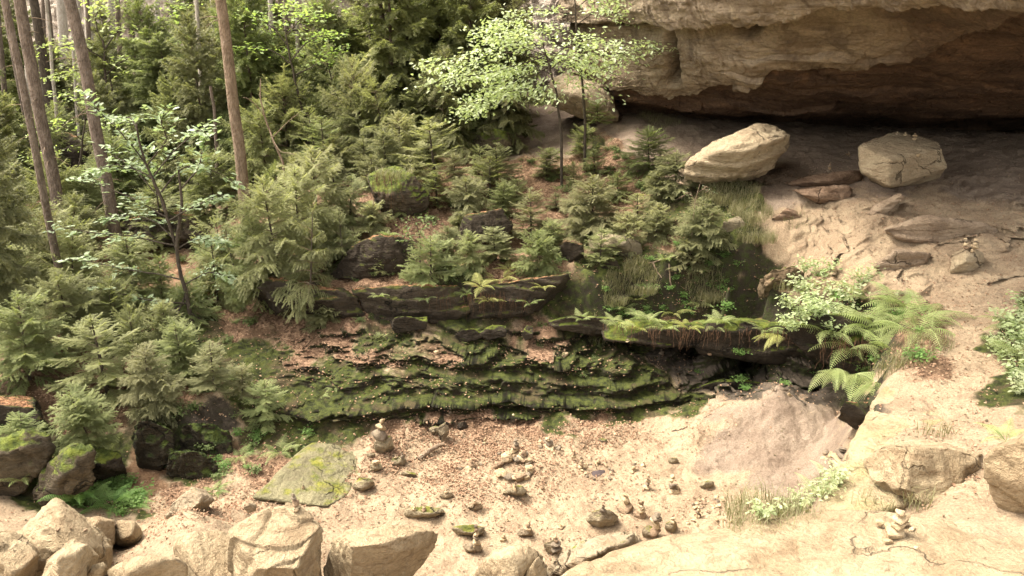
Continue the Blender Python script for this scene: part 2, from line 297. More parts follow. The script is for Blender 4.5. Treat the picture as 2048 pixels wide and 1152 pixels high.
pushR = (0.32 * f3 * (1 - sstep(.88, 1, f3)) + 0.03 * fbm(p3 * 4, 3, 43)) * zoneR
YD = YG - push - pushR; XD = XG.copy(); ZD = H1 + 0.35 * (push * .2) + 0.05 * zoneR * f3
TG = np.stack([XD, YD, ZD], -1)
def ground_z(x, y):
    a = x / y
    fa = np.interp(a, aa, np.arange(NA)); fy = np.interp(y, yk, np.arange(NY))
    i = np.clip(np.floor(fa).astype(int), 0, NA - 2); j = np.clip(np.floor(fy).astype(int), 0, NY - 2); u = fa - i; v = fy - j
    return (H1[i, j] * (1 - u) * (1 - v) + H1[i + 1, j] * u * (1 - v) + H1[i, j + 1] * (1 - u) * v + H1[i + 1, j + 1] * u * v)
def cover_at(x, y):
    i = np.clip(np.rint(np.interp(x / y, aa, np.arange(NA))).astype(int), 0, NA - 1); j = np.rint(np.interp(y, yk, np.arange(NY))).astype(int)
    return CV[i, j]
def G(u, v, y0=3.5, y1=60):
    """ground point seen at photo position (u, v)"""
    Ys = np.exp(np.linspace(math.log(y0), math.log(y1), 700)); q = P(u, v, 1.0) - CAM
    pts = CAM + q[None] * Ys[:, None]
    below = pts[:, 2] <= ground_z(pts[:, 0], pts[:, 1])
    k = int(np.argmax(below)) if below.any() else len(Ys) - 1
    return pts[k]
def T(u, v, Y):
    """ground point under the line of sight (u, v) at distance Y"""
    q = P(u, v, Y); q[2] = float(ground_z(np.array(q[0]), np.array(q[1]))); return q
# ground material
b = NB('forest_ground'); co = b.co()
cs, cl, cm, cr, ce, cpk = [b.attr('c%d' % k) for k in range(6)]
nA = b.noise(co, 2.1, 6, .62); nB = b.noise(co, 9, 6, .68); nC = b.noise(co, 45, 4, .7)
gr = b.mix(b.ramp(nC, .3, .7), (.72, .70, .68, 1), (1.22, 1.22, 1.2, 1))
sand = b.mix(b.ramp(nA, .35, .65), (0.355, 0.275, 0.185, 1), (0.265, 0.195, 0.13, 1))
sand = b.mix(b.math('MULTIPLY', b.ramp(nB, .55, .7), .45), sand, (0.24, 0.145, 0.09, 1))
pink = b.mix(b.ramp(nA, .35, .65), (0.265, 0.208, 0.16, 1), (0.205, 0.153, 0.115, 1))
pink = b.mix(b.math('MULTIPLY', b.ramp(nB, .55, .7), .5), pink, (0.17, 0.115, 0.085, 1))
lv = b.vor(co, 26, 'F1', 1)
lsep = b.n('ShaderNodeSeparateColor'); b.l(lv, lsep.inputs[0])
lit = b.mix(b.ramp(lsep.outputs[0], .1, .9), (0.10, 0.055, 0.033, 1), (0.31, 0.20, 0.13, 1))
lit = b.mix(b.ramp(nA, .45, .62), lit, (0.13, 0.08, 0.048, 1))
moss = b.mix(b.ramp(nB, .35, .62), (0.018, 0.023, 0.006, 1), (0.066, 0.078, 0.016, 1))
moss = b.mix(b.math('MULTIPLY', b.ramp(nA, .5, .62), .7), moss, (0.075, 0.052, 0.03, 1))
rk_ = b.mix(b.ramp(nA, .4, .6), (0.045, 0.035, 0.025, 1), (0.10, 0.08, 0.062, 1))
ear = b.mix(b.ramp(nB, .35, .65), (0.16, 0.09, 0.05, 1), (0.24, 0.15, 0.09, 1))
# steep parts of litter or moss areas are bare dark rock with moss
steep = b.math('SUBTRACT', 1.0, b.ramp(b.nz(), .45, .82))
nD = b.noise(co, 4.2, 7, .7)
th = lambda c, w=.9: b.ramp(b.math('ADD', c, b.math('MULTIPLY', b.math('SUBTRACT', nD, .5), w)), .3, .7)
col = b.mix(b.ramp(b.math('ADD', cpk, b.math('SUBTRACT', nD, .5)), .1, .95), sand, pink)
for fac, cc in ((th(ce), ear), (th(cl), lit), (th(cr), rk_), (th(cm), moss)): col = b.mix(fac, col, cc)
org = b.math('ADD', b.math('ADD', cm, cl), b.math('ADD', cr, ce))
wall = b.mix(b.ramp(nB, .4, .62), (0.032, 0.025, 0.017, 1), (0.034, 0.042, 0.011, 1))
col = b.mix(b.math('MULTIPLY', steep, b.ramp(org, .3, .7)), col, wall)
col = b.mix(1.0, col, gr, 'MULTIPLY')
b.set(b.b.inputs['Base Color'], col)
b.bump(b.math('ADD', b.math('ADD', b.math('MULTIPLY', nB, 1.0), b.math('MULTIPLY', nC, .35)), b.math('MULTIPLY', b.noise(co, 120, 2, .6), .15)), 0.05, 1.0)
M_GROUND = b.m
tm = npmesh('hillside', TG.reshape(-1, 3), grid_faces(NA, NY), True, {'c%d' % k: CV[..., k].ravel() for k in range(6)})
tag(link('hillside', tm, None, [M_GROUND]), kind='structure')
me = npmesh('ground', [(-400, -400, -.9), (400, -400, -.9), (400, 400, -.9), (-400, 400, -.9)], np.array([[0, 1, 2, 3]]), True, {'c0': np.ones(4)})
tag(link('ground', me, None, [M_GROUND]), kind='structure')
# ------------------------------------------------------------------ rocks
ICO = {}
def ico(level):
    if level not in ICO:
        bm = bmesh.new(); bmesh.ops.create_icosphere(bm, subdivisions=level, radius=1.0)
        V = np.array([v.co[:] for v in bm.verts]); F = np.array([[v.index for v in f.verts] for f in bm.faces]); bm.free()
        ICO[level] = (V / np.linalg.norm(V, axis=1, keepdims=True), F)
    return ICO[level]
def hull_planes(pts):
    bm = bmesh.new()
    for p in pts: bm.verts.new(p)
    bmesh.ops.convex_hull(bm, input=bm.verts)
    bm.normal_update(); c = np.array(pts).mean(0); N, Hh = [], []
    for f in bm.faces:
        n = np.array(f.normal[:]); h = float(np.dot(np.array(f.verts[0].co[:]) - c, n))
        if h < 0: n, h = -n, -h
        if h > 1e-4 and f.calc_area() > 1e-7: N.append(n); Hh.append(h)
    bm.free(); return c, np.array(N), np.array(Hh)
def rock_geo(pts, level=5, p=70, amp=0.05, seed=0, chips=6, strata=0.0, fine=1.0):
    pts = np.array(pts, float); mn, mx_ = pts.min(0), pts.max(0); ext = np.maximum(mx_ - mn, 1e-3); size = float(ext.mean())
    q = (pts - (mn + mx_) / 2) / ext * 2
    c, N, Hh = hull_planes([tuple(a) for a in q])
    D, F = ico(level); r_ = np.random.default_rng(seed)
    if chips:
        cn = r_.normal(size=(chips, 3)); cn /= np.linalg.norm(cn, axis=1, keepdims=True)
        rr = (np.maximum(0, D @ N.T) / Hh); rr = 1 / rr.max(1)
        sup = (D * rr[:, None]) @ cn.T
        N = np.concatenate([N, cn]); Hh = np.concatenate([Hh, sup.max(0) * r_.uniform(.68, .92, chips)])
    t = np.maximum(0, D @ N.T) / Hh; m = t.max(1, keepdims=True)
    r = 1 / (m[:, 0] * ((t / m) ** p).sum(1) ** (1 / p))
    V = (c + D * r[:, None]) * ext / 2 + (mn + mx_) / 2
    # displacement along the surface normal (approx from hull planes)
    wts = (t / m) ** 14; nn = (wts @ (N / (ext / 2))); nn /= np.linalg.norm(nn, axis=1, keepdims=True)
    o = V + seed * 3.7
    d = fbm(o / (size * .8), 2, seed) * amp * .8 * size + fbm(o / (size * .2), 3, seed + 2) * amp * .22 * size - np.maximum(0, .16 - np.abs(fbm(o / (size * .42), 3, seed + 5))) * amp * 2.6 * size * fine + fbm(o / (size * .07), 3, seed + 9) * amp * .13 * size * fine
    # flaked steps
    pl = fbm(o / (size * .5), 2, seed + 11); d = d + (np.floor(pl * 3) / 3 - pl) * amp * 1.3 * size * fine
    if strata:
        s = (V[:, 2] + .12 * size * fbm(o / (size * .8), 2, seed + 3)) / (size * .16); f = s - np.floor(s)
        d = d + strata * size * (f ** 1.5 * (1 - sstep(.86, 1, f))) * (1 - np.abs(nn[:, 2]))
    return V + nn * d[:, None], F
RV = []
def rock(pts, mat, label, cat='boulder', name='boulder', group=None, **k):
    V, F = rock_geo(pts, **k); pu, pv = proj(V[:, 0], V[:, 1], V[:, 2]); RV.append((pu, pv, V, pu.min(), pu.max(), pv.min(), pv.max())); c = np.array([V[:, 0].mean(), V[:, 1].mean(), V[:, 2].min()])
    o = link(name, npmesh(name, V - c, F, True), None, [mat]); o.location = c
    return tag(o, label, cat, group)
def slab(outline, Y, thick, front=(), tilt=0.0, back=.8, lift=0.0, seat=None):
    """hull points from an outline seen in the photo at distance Y (tilt: distance added per px of height), front facets (u, v, dY)"""
    vm = max(v for u, v in outline); um = np.mean([u for u, v in outline]); vc = np.mean([v for u, v in outline])
    if seat is None: seat = Y > 8.2
    if seat:
        ub = [u for u, v in outline if v > vm - .25 * (vm - min(v for u, v in outline))]; Y = G(float(np.mean(ub)), vm - 3)[1] + .05
    pts = [P(u, v, Y + (vm - v) * tilt) for u, v in outline]
    for u, v in outline:
        uu, vv = um + (u - um) * back, vc + (v - vc) * back + lift
        pts.append(P(uu, vv, Y + thick + (vm - v) * tilt))
    for u, v, d in front: pts.append(P(u, v, Y + d))
    return pts
PALE = rock_mat('pale_sandstone', (0.39, 0.31, 0.20, 1), (0.31, 0.235, 0.145, 1), (0.21, 0.145, 0.085, 1), bump=.03, strata=.3, crack=.35)  # the foreground sandstone's own pale colour
TAN = rock_mat('tan_sandstone', (0.33, 0.27, 0.185, 1), (0.26, 0.205, 0.14, 1), (0.22, 0.15, 0.085, 1), moss=.05, bump=.02)
GREY = rock_mat('grey_sandstone', (0.24, 0.20, 0.13, 1), (0.19, 0.16, 0.11, 1), (0.12, 0.10, 0.06, 1), moss=.12, bump=.02)
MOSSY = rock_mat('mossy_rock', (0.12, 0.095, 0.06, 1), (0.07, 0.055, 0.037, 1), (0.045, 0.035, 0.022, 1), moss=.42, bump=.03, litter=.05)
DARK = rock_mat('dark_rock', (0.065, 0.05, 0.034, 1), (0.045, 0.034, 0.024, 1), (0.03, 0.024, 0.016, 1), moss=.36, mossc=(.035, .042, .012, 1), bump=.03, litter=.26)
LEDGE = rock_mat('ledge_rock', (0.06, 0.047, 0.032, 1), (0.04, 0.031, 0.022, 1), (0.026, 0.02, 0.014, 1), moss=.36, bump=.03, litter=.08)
REDR = rock_mat('reddish_sandstone', (0.30, 0.21, 0.145, 1), (0.22, 0.145, 0.095, 1), (0.14, 0.085, 0.055, 1), bump=.03)
SLOPE = rock_mat('slope_bedrock', (0.38, 0.295, 0.21, 1), (0.29, 0.215, 0.15, 1), (0.19, 0.13, 0.085, 1), bump=.03)
CAVE = rock_mat('cave_sandstone', (0.41, 0.335, 0.225, 1), (0.33, 0.26, 0.17, 1), (0.27, 0.20, 0.13, 1), bump=.025)
# foreground, lower left
rock(slab([(-60,1085),(0,1058),(30,1054),(58,1066),(86,1108),(78,1152),(60,1210),(-60,1210)], 5.2, .9, [(20,1110,-.35),(30,1180,-.3)]), PALE, 'rounded pale boulder cut off by the lower left corner', level=6, seed=1, amp=.04)
rock(slab([(42,1066),(110,998),(150,1024),(205,1062),(233,1092),(226,1135),(200,1190),(50,1190)], 6.2, 1.0, [(130,1100,-.5),(60,1120,-.4),(210,1130,-.25)]), PALE, 'pointed triangular pale boulder rising behind the lower left rocks', level=6, seed=2, amp=.035)
rock(slab([(62,1190),(85,1118),(148,1070),(176,1084),(206,1110),(200,1134),(170,1190)], 4.9, .8, [(120,1115,-.3),(125,1170,-.35)]), PALE, 'angular pale rock with a flat cracked face between the triangular boulder and the bottom edge', level=6, seed=3, amp=.03, chips=9)
rock(slab([(155,1034),(195,1032),(230,1040),(234,1085),(212,1118),(160,1100)], 7.0, .7, [(200,1080,-.2)]), PALE, 'thin upright slab with a brown edge just right of the triangular boulder', level=5, seed=4, amp=.035)
rock(slab([(222,1090),(232,1040),(268,1036),(284,1052),(290,1086),(262,1097)], 7.25, .6, [(255,1070,-.3)]), PALE, 'squarish pale block lying on the sand beside the brown edged slab', level=5, seed=5, amp=.03)
rock(slab([(328,1040),(345,1005),(388,970),(414,975),(432,1000),(400,1028),(370,1046)], 7.8, .55, [(395,1010,-.25),(360,1035,-.25)]), TAN, 'grey tan boulder leaning to the right at the foot of the sandy rise', level=6, seed=6, amp=.04)
rock(slab([(205,1210),(214,1140),(240,1122),(300,1112),(356,1112),(376,1130),(384,1210)], 4.9, .8, [(300,1150,-.3)]), PALE, 'long low pale rock at the bottom edge left of the big cracked boulder', level=6, seed=7, amp=.035)
rock(slab([(343,1092),(360,1070),(400,1062),(452,1060),(490,1090),(490,1210),(390,1210),(350,1150)], 5.7, .9, [(400,1100,-.3),(420,1180,-.6)]), PALE, 'smooth pale slab sloping down behind the big cracked boulder', level=6, seed=8, amp=.025)
rock(slab([(438,1100),(446,1060),(470,1035),(520,1006),(580,992),(604,994),(640,1030),(662,1052),(656,1110),(640,1230),(450,1230)], 5.3, 1.3, [(500,1040,-.25),(600,1050,-.45),(520,1120,-.55),(600,1140,-.5),(640,1060,-.2)]), PALE, 'big cracked cream boulder with a small cairn on its top', level=7, seed=9, amp=.045, chips=10)
rock(slab([(648,1130),(660,1080),(690,1055),(760,1046),(840,1048),(888,1062),(880,1098),(846,1142),(790,1200),(655,1200)], 5.75, .9, [(700,1090,-.5),(800,1085,-.4),(700,1160,-.35),(850,1070,-.15)]), PALE, 'long cream boulder with a flat top and tan underside right of the big cracked one', level=7, seed=10, amp=.03, chips=3)
for k, (ol, Y, lab) in enumerate([([(198,1096),(206,1076),(222,1078),(226,1098),(214,1110)], 6.3, 'small tan stone wedged at the right foot of the triangular boulder'),
        ([(170,1150),(185,1130),(208,1122),(220,1135),(205,1165)], 4.9, 'small pale stone in the gap above the long low rock'),
        ([(484,1012),(500,1004),(515,1008),(512,1024),(492,1028)], 7.3, 'small grey stone on the sand left of the big cracked boulder top'),
        ([(330,1030),(345,1020),(352,1030),(340,1046)], 7.4, 'little wedge stone under the leaning grey tan boulder')]):
    rock(slab(ol, Y, .25), PALE if k < 2 else TAN, lab, name='stone', cat='stone', level=4, seed=20 + k, amp=.05)
# the big mossy wedge by the basin
rock([P(500,996,8.5), P(545,962,9.1), P(608,896,9.9), P(645,874,10.15), P(728,900,10.1), P(758,922,9.9), P(752,962,9.4), P(700,988,9.0), P(655,1014,8.5), P(600,1008,8.5), P(620,1010,9.3)-[0,0,.3], P(650,905,10.9)-[0,0,.4], P(740,940,10.6)-[0,0,.4]],
     rock_mat('lichen_sandstone', (0.215, 0.195, 0.115, 1), (0.17, 0.155, 0.09, 1), (0.12, 0.10, 0.06, 1), moss=.10, mossc=(.085, .095, .022, 1), bump=.02), 'large grey green wedge of sandstone lying half sunk at the left end of the basin', level=6, seed=12, amp=.018, chips=2)
# right foreground
rock(slab([(1708,918),(1740,892),(1790,872),(1840,858),(1880,872),(1940,884),(1980,900),(1976,965),(1958,1044),(1870,1056),(1765,1004),(1714,952)], 6.0, 1.2, [(1780,925,-.5),(1850,945,-.6),(1860,1035,-.45),(1870,960,-.55)]), PALE, 'pale faceted boulder with a shadowed lower face behind the bottom right ledge', level=6, seed=14, amp=.04, chips=8)
rock(slab([(1956,914),(1988,880),(2048,850),(2140,850),(2170,1080),(2048,1046),(2008,1030),(1974,985)], 5.3, .9, [(2010,900,-.3),(2080,930,-.4),(2060,1020,-.25)]), PALE, 'overhanging grey tan boulder cut off by the right edge', level=6, seed=15, amp=.04)
L = [(1075,1160,4.6),(1130,1132,4.9),(1200,1098,5.1),(1290,1066,5.3),(1400,1046,5.4),(1520,1034,5.4),(1640,1010,5.45),(1740,1004,5.4),(1850,1030,5.2),(1960,1052,5.1),(2060,1072,5.0),(2250,1100,4.8)]
pts = [P(*a) for a in L] + [P(a, b, c) - np.array([0, -.35, 1.0]) for a, b, c in L] + [np.array([.35, 2.9, 1.9]), np.array([1.2, 2.6, 2.6]), np.array([2.6, 2.5, 2.85]), np.array([4.2, 2.5, 2.9]), np.array([.4, 2.6, .6]), np.array([4.2, 2.5, .6])]
rock(pts, PALE, 'broad sunlit sandstone ledge filling the bottom right foreground', name='rock_ledge', cat='rock ledge', level=7, seed=16, amp=.018, chips=0)
rock(slab([(925,1210),(945,1140),(985,1098),(1050,1088),(1085,1112),(1060,1150),(1030,1210)], 5.1, .8, [(1000,1130,-.3),(1000,1190,-.4)]), PALE, 'smooth pale rock at the bottom centre edge', level=6, seed=17, amp=.03)
rock(slab([(1085,1160),(1098,1132),(1140,1090),(1190,1068),(1262,1058),(1286,1066),(1284,1086),(1240,1104),(1190,1140),(1140,1180)], 5.35, .7, [(1180,1090,-.25),(1160,1120,-.3)]), TAN, 'rough layered tan rock at the left end of the foreground ledge', level=6, seed=18, amp=.06, strata=.05)
rock(slab([(1040,1200),(1052,1140),(1078,1110),(1095,1130),(1080,1200)], 4.9, .5), PALE, 'narrow pale rock standing between the smooth rock and the layered tan rock', level=5, seed=19, amp=.03)
# middle and right slope
rock(slab([(1362,335),(1385,310),(1420,285),(1470,270),(1512,246),(1556,243),(1583,262),(1580,286),(1535,352),(1500,368),(1400,374),(1366,364)], 15.3, 2.0, [(1440,300,-.6),(1480,345,-.5),(1550,275,-.5),(1530,330,-.2)]), CAVE, 'large leaning boulder with a pointed right end in front of the cave', level=6, seed=30, amp=.04, strata=.07, chips=5)
RB0 = 0
rock([P(1716,290,15.6), P(1718,340,15.3), P(1780,318,14.7), P(1778,374,14.7), P(1896,336,15.2), P(1884,296,15.4), P(1732,268,16.8), P(1796,261,17.3), P(1862,274,17), P(1880,284,16.4), P(1760,330,17)-[0,0,.5], P(1880,330,17)-[0,0,.5]],
     CAVE, 'flat topped angular block with tiny cairns in front of the cave', level=6, seed=31, amp=.022, chips=1)
rock(slab([(1562,366),(1620,350),(1690,344),(1726,340),(1722,356),(1700,372),(1640,378),(1580,374)], 14.7, 1.2, [(1650,362,-.3)]), REDR, 'thin upper slab of the broken layered rock below the leaning boulder', name='rock_slab', cat='rock slab', level=5, seed=32, amp=.03)
rock(slab([(1580,378),(1640,376),(1704,366),(1700,392),(1658,422),(1610,402)], 14.4, 1.3, [(1650,395,-.2)]), REDR, 'wedge of reddish tan rock under the thin slab in mid slope', level=5, seed=33, amp=.045, strata=.05)
rock(slab([(1086,185),(1098,152),(1130,138),(1190,165),(1226,190),(1246,235),(1236,256),(1205,261),(1150,225),(1102,214)], 21, 2.4, [(1150,190,-.8),(1215,225,-.5)]), TAN, 'big rounded boulder by the upper path behind the two saplings', level=6, seed=34, amp=.035)
rock(slab([(1898,548),(1900,505),(1932,490),(1966,506),(1968,528),(1945,552)], 11.4, .6, [(1925,520,-.25)]), CAVE, 'knee high block carrying a pair of cairns on the sandy slope', level=5, seed=35, amp=.035)
rock(slab([(725,372),(745,338),(790,326),(825,345),(862,388),(856,418),(800,440),(748,428)], 14.9, 1.6, [(780,390,-.4)]), MOSSY, 'mossy brown boulder under the pair of bright spruces in the middle', level=6, seed=36, amp=.05)
rock(slab([(938,295),(950,265),(985,255),(1020,262),(1027,295),(1005,318),(960,318)], 18.2, 1.3, [(990,290,-.3)]), MOSSY, 'dark round mossy boulder beside the upper path', level=5, seed=37, amp=.04)
rock(slab([(1170,480),(1195,462),(1270,470),(1290,490),(1284,515),(1230,515),(1180,505)], 14.4, 1.0, [(1240,490,-.3)]), GREY, 'flat grey slab jutting out under the central spruces', name='rock_slab', cat='rock slab', level=5, seed=38, amp=.03)
rock(slab([(1198,548),(1202,518),(1232,512),(1246,545)], 14.1, .5), DARK, 'small dark block propping up the flat grey slab', level=4, seed=39, amp=.04)
rock(slab([(1110,500),(1130,480),(1165,488),(1170,520),(1130,535)], 14.5, .8), DARK, 'dark rounded rock left of the flat grey slab', level=5, seed=40, amp=.05)
rock(slab([(300,215),(320,180),(360,160),(420,168),(440,200),(432,240),(380,252),(310,248)], 23, 2.6, [(370,210,-.7)]), MOSSY, 'big brown boulder topped with moss among the far left spruces', level=6, seed=41, amp=.06)
rock(slab([(540,230),(560,200),(610,195),(650,215),(655,250),(620,288),(565,270)], 21, 2, [(600,235,-.5)]), MOSSY, 'moss capped dark boulder behind the thin sapling, upper centre left', level=6, seed=42, amp=.06)
rock(slab([(88,350),(92,290),(130,262),(175,280),(182,340),(165,372),(110,370)], 22, 2.2, [(140,320,-.5)]), DARK, 'dark brown rock face between the two leftmost tall trunks', level=5, seed=43, amp=.06, strata=.04)
rock(slab([(210,480),(230,430),(300,415),(400,430),(440,460),(430,500),(330,505)], 19.5, 2.0, [(330,460,-.5)]), DARK, 'low dark rock behind the leafy sapling on the left', level=6, seed=44, amp=.06, strata=.03)
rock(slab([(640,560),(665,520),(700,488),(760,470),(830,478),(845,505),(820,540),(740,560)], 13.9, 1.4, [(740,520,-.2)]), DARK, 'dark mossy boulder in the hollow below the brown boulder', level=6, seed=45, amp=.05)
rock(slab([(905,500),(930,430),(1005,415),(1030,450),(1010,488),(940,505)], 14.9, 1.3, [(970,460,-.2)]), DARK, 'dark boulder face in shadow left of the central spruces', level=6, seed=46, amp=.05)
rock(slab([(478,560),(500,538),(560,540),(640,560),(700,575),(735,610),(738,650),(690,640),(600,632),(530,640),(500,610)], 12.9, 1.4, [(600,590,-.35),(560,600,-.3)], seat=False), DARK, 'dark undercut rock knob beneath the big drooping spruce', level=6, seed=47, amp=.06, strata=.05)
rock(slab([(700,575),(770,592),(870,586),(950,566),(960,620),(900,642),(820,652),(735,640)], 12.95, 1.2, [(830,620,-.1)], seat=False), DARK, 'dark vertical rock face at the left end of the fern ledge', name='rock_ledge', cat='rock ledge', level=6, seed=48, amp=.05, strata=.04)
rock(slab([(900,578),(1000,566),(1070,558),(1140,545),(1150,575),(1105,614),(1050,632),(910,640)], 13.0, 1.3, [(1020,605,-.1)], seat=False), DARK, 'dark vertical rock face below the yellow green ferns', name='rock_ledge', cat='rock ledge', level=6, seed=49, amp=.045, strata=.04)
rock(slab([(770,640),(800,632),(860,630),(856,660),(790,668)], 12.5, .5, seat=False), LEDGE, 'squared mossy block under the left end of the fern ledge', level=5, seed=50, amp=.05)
for k, (ol, lab) in enumerate([([(905,672),(930,655),(965,656),(970,676),(930,684)], 'low rounded mossy stone below the fern ledge face'),
        ([(955,668),(985,648),(1015,650),(1012,672),(975,680)], 'larger mossy stone right of the low rounded one under the fern ledge'),
        ([(1042,668),(1052,648),(1068,652),(1066,676),(1050,682)], 'upright mossy stone near the leaf filled hollow')]):
    rock(slab(ol, 12.45, .4, seat=False), LEDGE, lab, name='stone', cat='stone', level=5, seed=52 + k, amp=.06)
# overhanging lip above the dark undercut
def lipseg(ol, Y, th_, lab, seed, **k): rock(slab(ol, Y, th_, seat=False), LEDGE, lab, name='rock_ledge', cat='rock ledge', level=6, seed=seed, amp=.04, strata=.05, chips=2)
lipseg([(1095,640),(1150,628),(1240,640),(1260,664),(1180,672),(1110,660)], 12.5, 1.5, 'left end of the overhanging lip where the bright moss runs down', 60)
lipseg([(1200,636),(1300,640),(1420,650),(1436,696),(1330,696),(1205,680)], 12.15, 2.1, 'middle of the overhanging lip fringed with hanging roots', 61)
lipseg([(1380,648),(1480,640),(1620,650),(1650,700),(1560,724),(1395,704)], 11.95, 2.3, 'right part of the overhanging lip above the darkest hollow', 62)
lipseg([(1560,660),(1640,620),(1740,640),(1790,690),(1780,740),(1700,745),(1610,715)], 10.9, 1.8, 'root covered bank holding the big ferns above the hollow', 63)
0 and lipseg([(1170,745),(1230,732),(1330,734),(1420,748),(1450,775),(1330,780),(1200,768)], 11.75, 1.0, 'rounded mossy band low on the wall under the overhang', 64)
lipseg([(1330,770),(1450,755),(1560,768),(1600,790),(1500,812),(1360,806)], 11.9, 1.2, 'dark bottom layer of the wall beside the sand mound', 65)
rock(slab([(1690,800),(1740,800),(1745,850),(1715,862),(1668,838)], 9.7, .8), DARK, 'dark rock in the gap between the sand mound and the right ridge', level=5, seed=66, amp=.05)
rock(slab([(1505,600),(1512,560),(1540,532),(1590,528),(1625,560),(1600,588),(1550,604)], 11.9, .9, [(1545,565,-.2)]), rock_mat('earthy_rock', (0.20, 0.14, 0.085, 1), (0.15, 0.11, 0.065, 1), (0.10, 0.07, 0.04, 1), moss=.12, bump=.03), 'lumpy brown earthy rock left of the white flowering herbs', level=6, seed=67, amp=.09)
rock(slab([(1440,472),(1446,440),(1478,430),(1492,448),(1488,474)], 13.9, .6), GREY, 'small pale topped rock poking from the grass beside the slope path', level=5, seed=68, amp=.04)
rock(slab([(1462,500),(1470,478),(1510,468),(1534,490),(1500,505)], 13.4, .6), MOSSY, 'low cushion of bright moss at the path edge, upper of two', level=5, seed=69, amp=.04)
rock(slab([(1462,528),(1470,512),(1495,506),(1504,522),(1490,534)], 12.9, .5), MOSSY, 'low cushion of bright moss at the path edge, lower of two', level=5, seed=70, amp=.04)
for k, (ol, th_, lab) in enumerate([([(1765,452),(1850,428),(1960,438),(2050,470),(2000,486),(1880,480),(1800,472)], 1.3, 'long low outcrop of pale bedrock across the sandy slope, near the right edge'),
  ([(1748,525),(1795,492),(1862,498),(1835,535),(1775,548)], 1.0, 'low pale outcrop in the sand left of the knee high block'),([(1722,430),(1755,400),(1800,378),(1812,386),(1770,425),(1740,442)], .7, 'slanting slab of bedrock below the flat topped block'),
  ([(1540,432),(1575,408),(1620,420),(1635,440),(1590,452)], .7, 'low reddish outcrop where the path bends below the broken rock')]):
    rock([q_ - np.array([0, 0, .07]) for q_ in slab(ol, 12, th_ * 1.3)], SLOPE if k != 3 else REDR, lab, name='rock_outcrop', cat='outcrop', level=6, seed=90 + k, amp=.035, strata=.05, chips=3)
# lower left mossy rocks
rock(slab([(-40,990),(-40,905),(0,880),(60,858),(105,872),(110,905),(70,960),(20,1000)], 8.9, 1.2, [(40,920,-.3)]), MOSSY, 'mossy mound rising at the left edge of the photo', level=6, seed=71, amp=.07)
rock(slab([(60,1010),(90,930),(140,890),(185,900),(190,960),(150,1000),(100,1020)], 8.5, 1.0, [(130,950,-.3)]), MOSSY, 'long mossy rock sloping down to the left of the bright green ferns', level=6, seed=72, amp=.07)
rock(slab([(130,940),(150,905),(200,894),(240,905),(262,950),(240,980),(170,975)], 8.9, .9, [(200,930,-.3)]), LEDGE, 'brown leaf covered rock below the small dark spruce', level=6, seed=73, amp=.06)
rock(slab([(268,960),(264,850),(300,826),(340,840),(352,900),(330,960)], 9.6, .9), rock_mat('dark_green_rock', (0.05, 0.042, 0.026, 1), (0.04, 0.032, 0.02, 1), (0.03, 0.025, 0.016, 1), moss=.5, mossc=(.03, .045, .012, 1), bump=.03), 'dark green rock pillar in the hollow beside the small dark spruce', level=6, seed=74, amp=.09)
rock(slab([(325,955),(335,905),(370,892),(415,900),(440,935),(420,962),(360,968)], 9.3, .9), bpy.data.materials['dark_green_rock'], 'low dark green rock right of the pillar in the hollow', level=6, seed=78, amp=.09)
rock(slab([(350,905),(360,850),(410,838),(458,862),(470,905),(430,925)], 9.9, .9), bpy.data.materials['dark_green_rock'], 'shadowed green rock at the back of the hollow', level=6, seed=79, amp=.09)
rock(slab([(-50,860),(-50,800),(10,790),(70,800),(90,840),(60,870)], 9.9, 1.0), DARK, 'dark rock overhung by brown bracken at the left edge', level=5, seed=75, amp=.07)
rock([P(1764,768,8.55), P(1744,800,8.05), P(1738,850,7.4), P(1704,900,6.9), P(1688,960,6.4), P(1636,1012,5.95), P(1900,775,8.5), P(1965,830,7.6), P(1985,900,6.7), P(1900,990,5.9), P(1720,1030,5.6), P(1820,760,8.9)]
     + [P(a, b, c) + np.array([.12, 0, -1.5]) for a, b, c in ((1764,768,8.55),(1738,850,7.4),(1704,900,6.9),(1636,1012,5.95),(1985,900,6.7),(1900,775,8.5))],
     rock_mat('yellow_sandstone', (0.42, 0.335, 0.215, 1), (0.35, 0.285, 0.155, 1), (0.26, 0.19, 0.11, 1), moss=.0, bump=.03, crack=.35), 'broad yellowish bedrock hump with a clean left edge dropping to the sand mound', name='rock_ledge', cat='rock ledge', level=7, seed=76, amp=.014, chips=0)
def HIT(u, v, rad=3.5):
    best = G(u, v)
    for pu, pv, V, a, b_, c, d in RV:
        if a - 2 <= u <= b_ + 2 and c - 2 <= v <= d + 2:
            m = (np.abs(pu - u) < rad) & (np.abs(pv - v) < rad)
            if m.any():
                q = V[m][np.argmin(V[m][:, 1])]
                if q[1] < best[1]: best = q
    return best
def small_rock(u, v, w, h, mat, label, seed, name='boulder', cat='boulder', amp=.05, level=5):
    r_ = np.random.default_rng(seed); an = np.linspace(0, 6.283, 9)[:-1] + r_.normal(0, .18, 8)
    ol = [(u + w / 2 * math.cos(a) * r_.uniform(.8, 1.15), v - h / 2 + h / 2 * math.sin(a) * r_.uniform(.8, 1.15)) for a in an]
    p = G(u, v - 2); wm = w / FPX * (p[1] * cT - (p[2] - 6) * sT)
    return rock(slab(ol, p[1] - .02, wm * .7, [(u + w * r_.uniform(-.2, .2), v - h * .3, -wm * .25)], seat=False), mat, label, cat, name, level=level, seed=seed, amp=amp, chips=4)
LICHEN = rock_mat('mossy_basin_stone', (0.30, 0.25, 0.165, 1), (0.24, 0.195, 0.13, 1), (0.15, 0.115, 0.08, 1), moss=.27, mossc=(.075, .085, .02, 1), bump=.02)
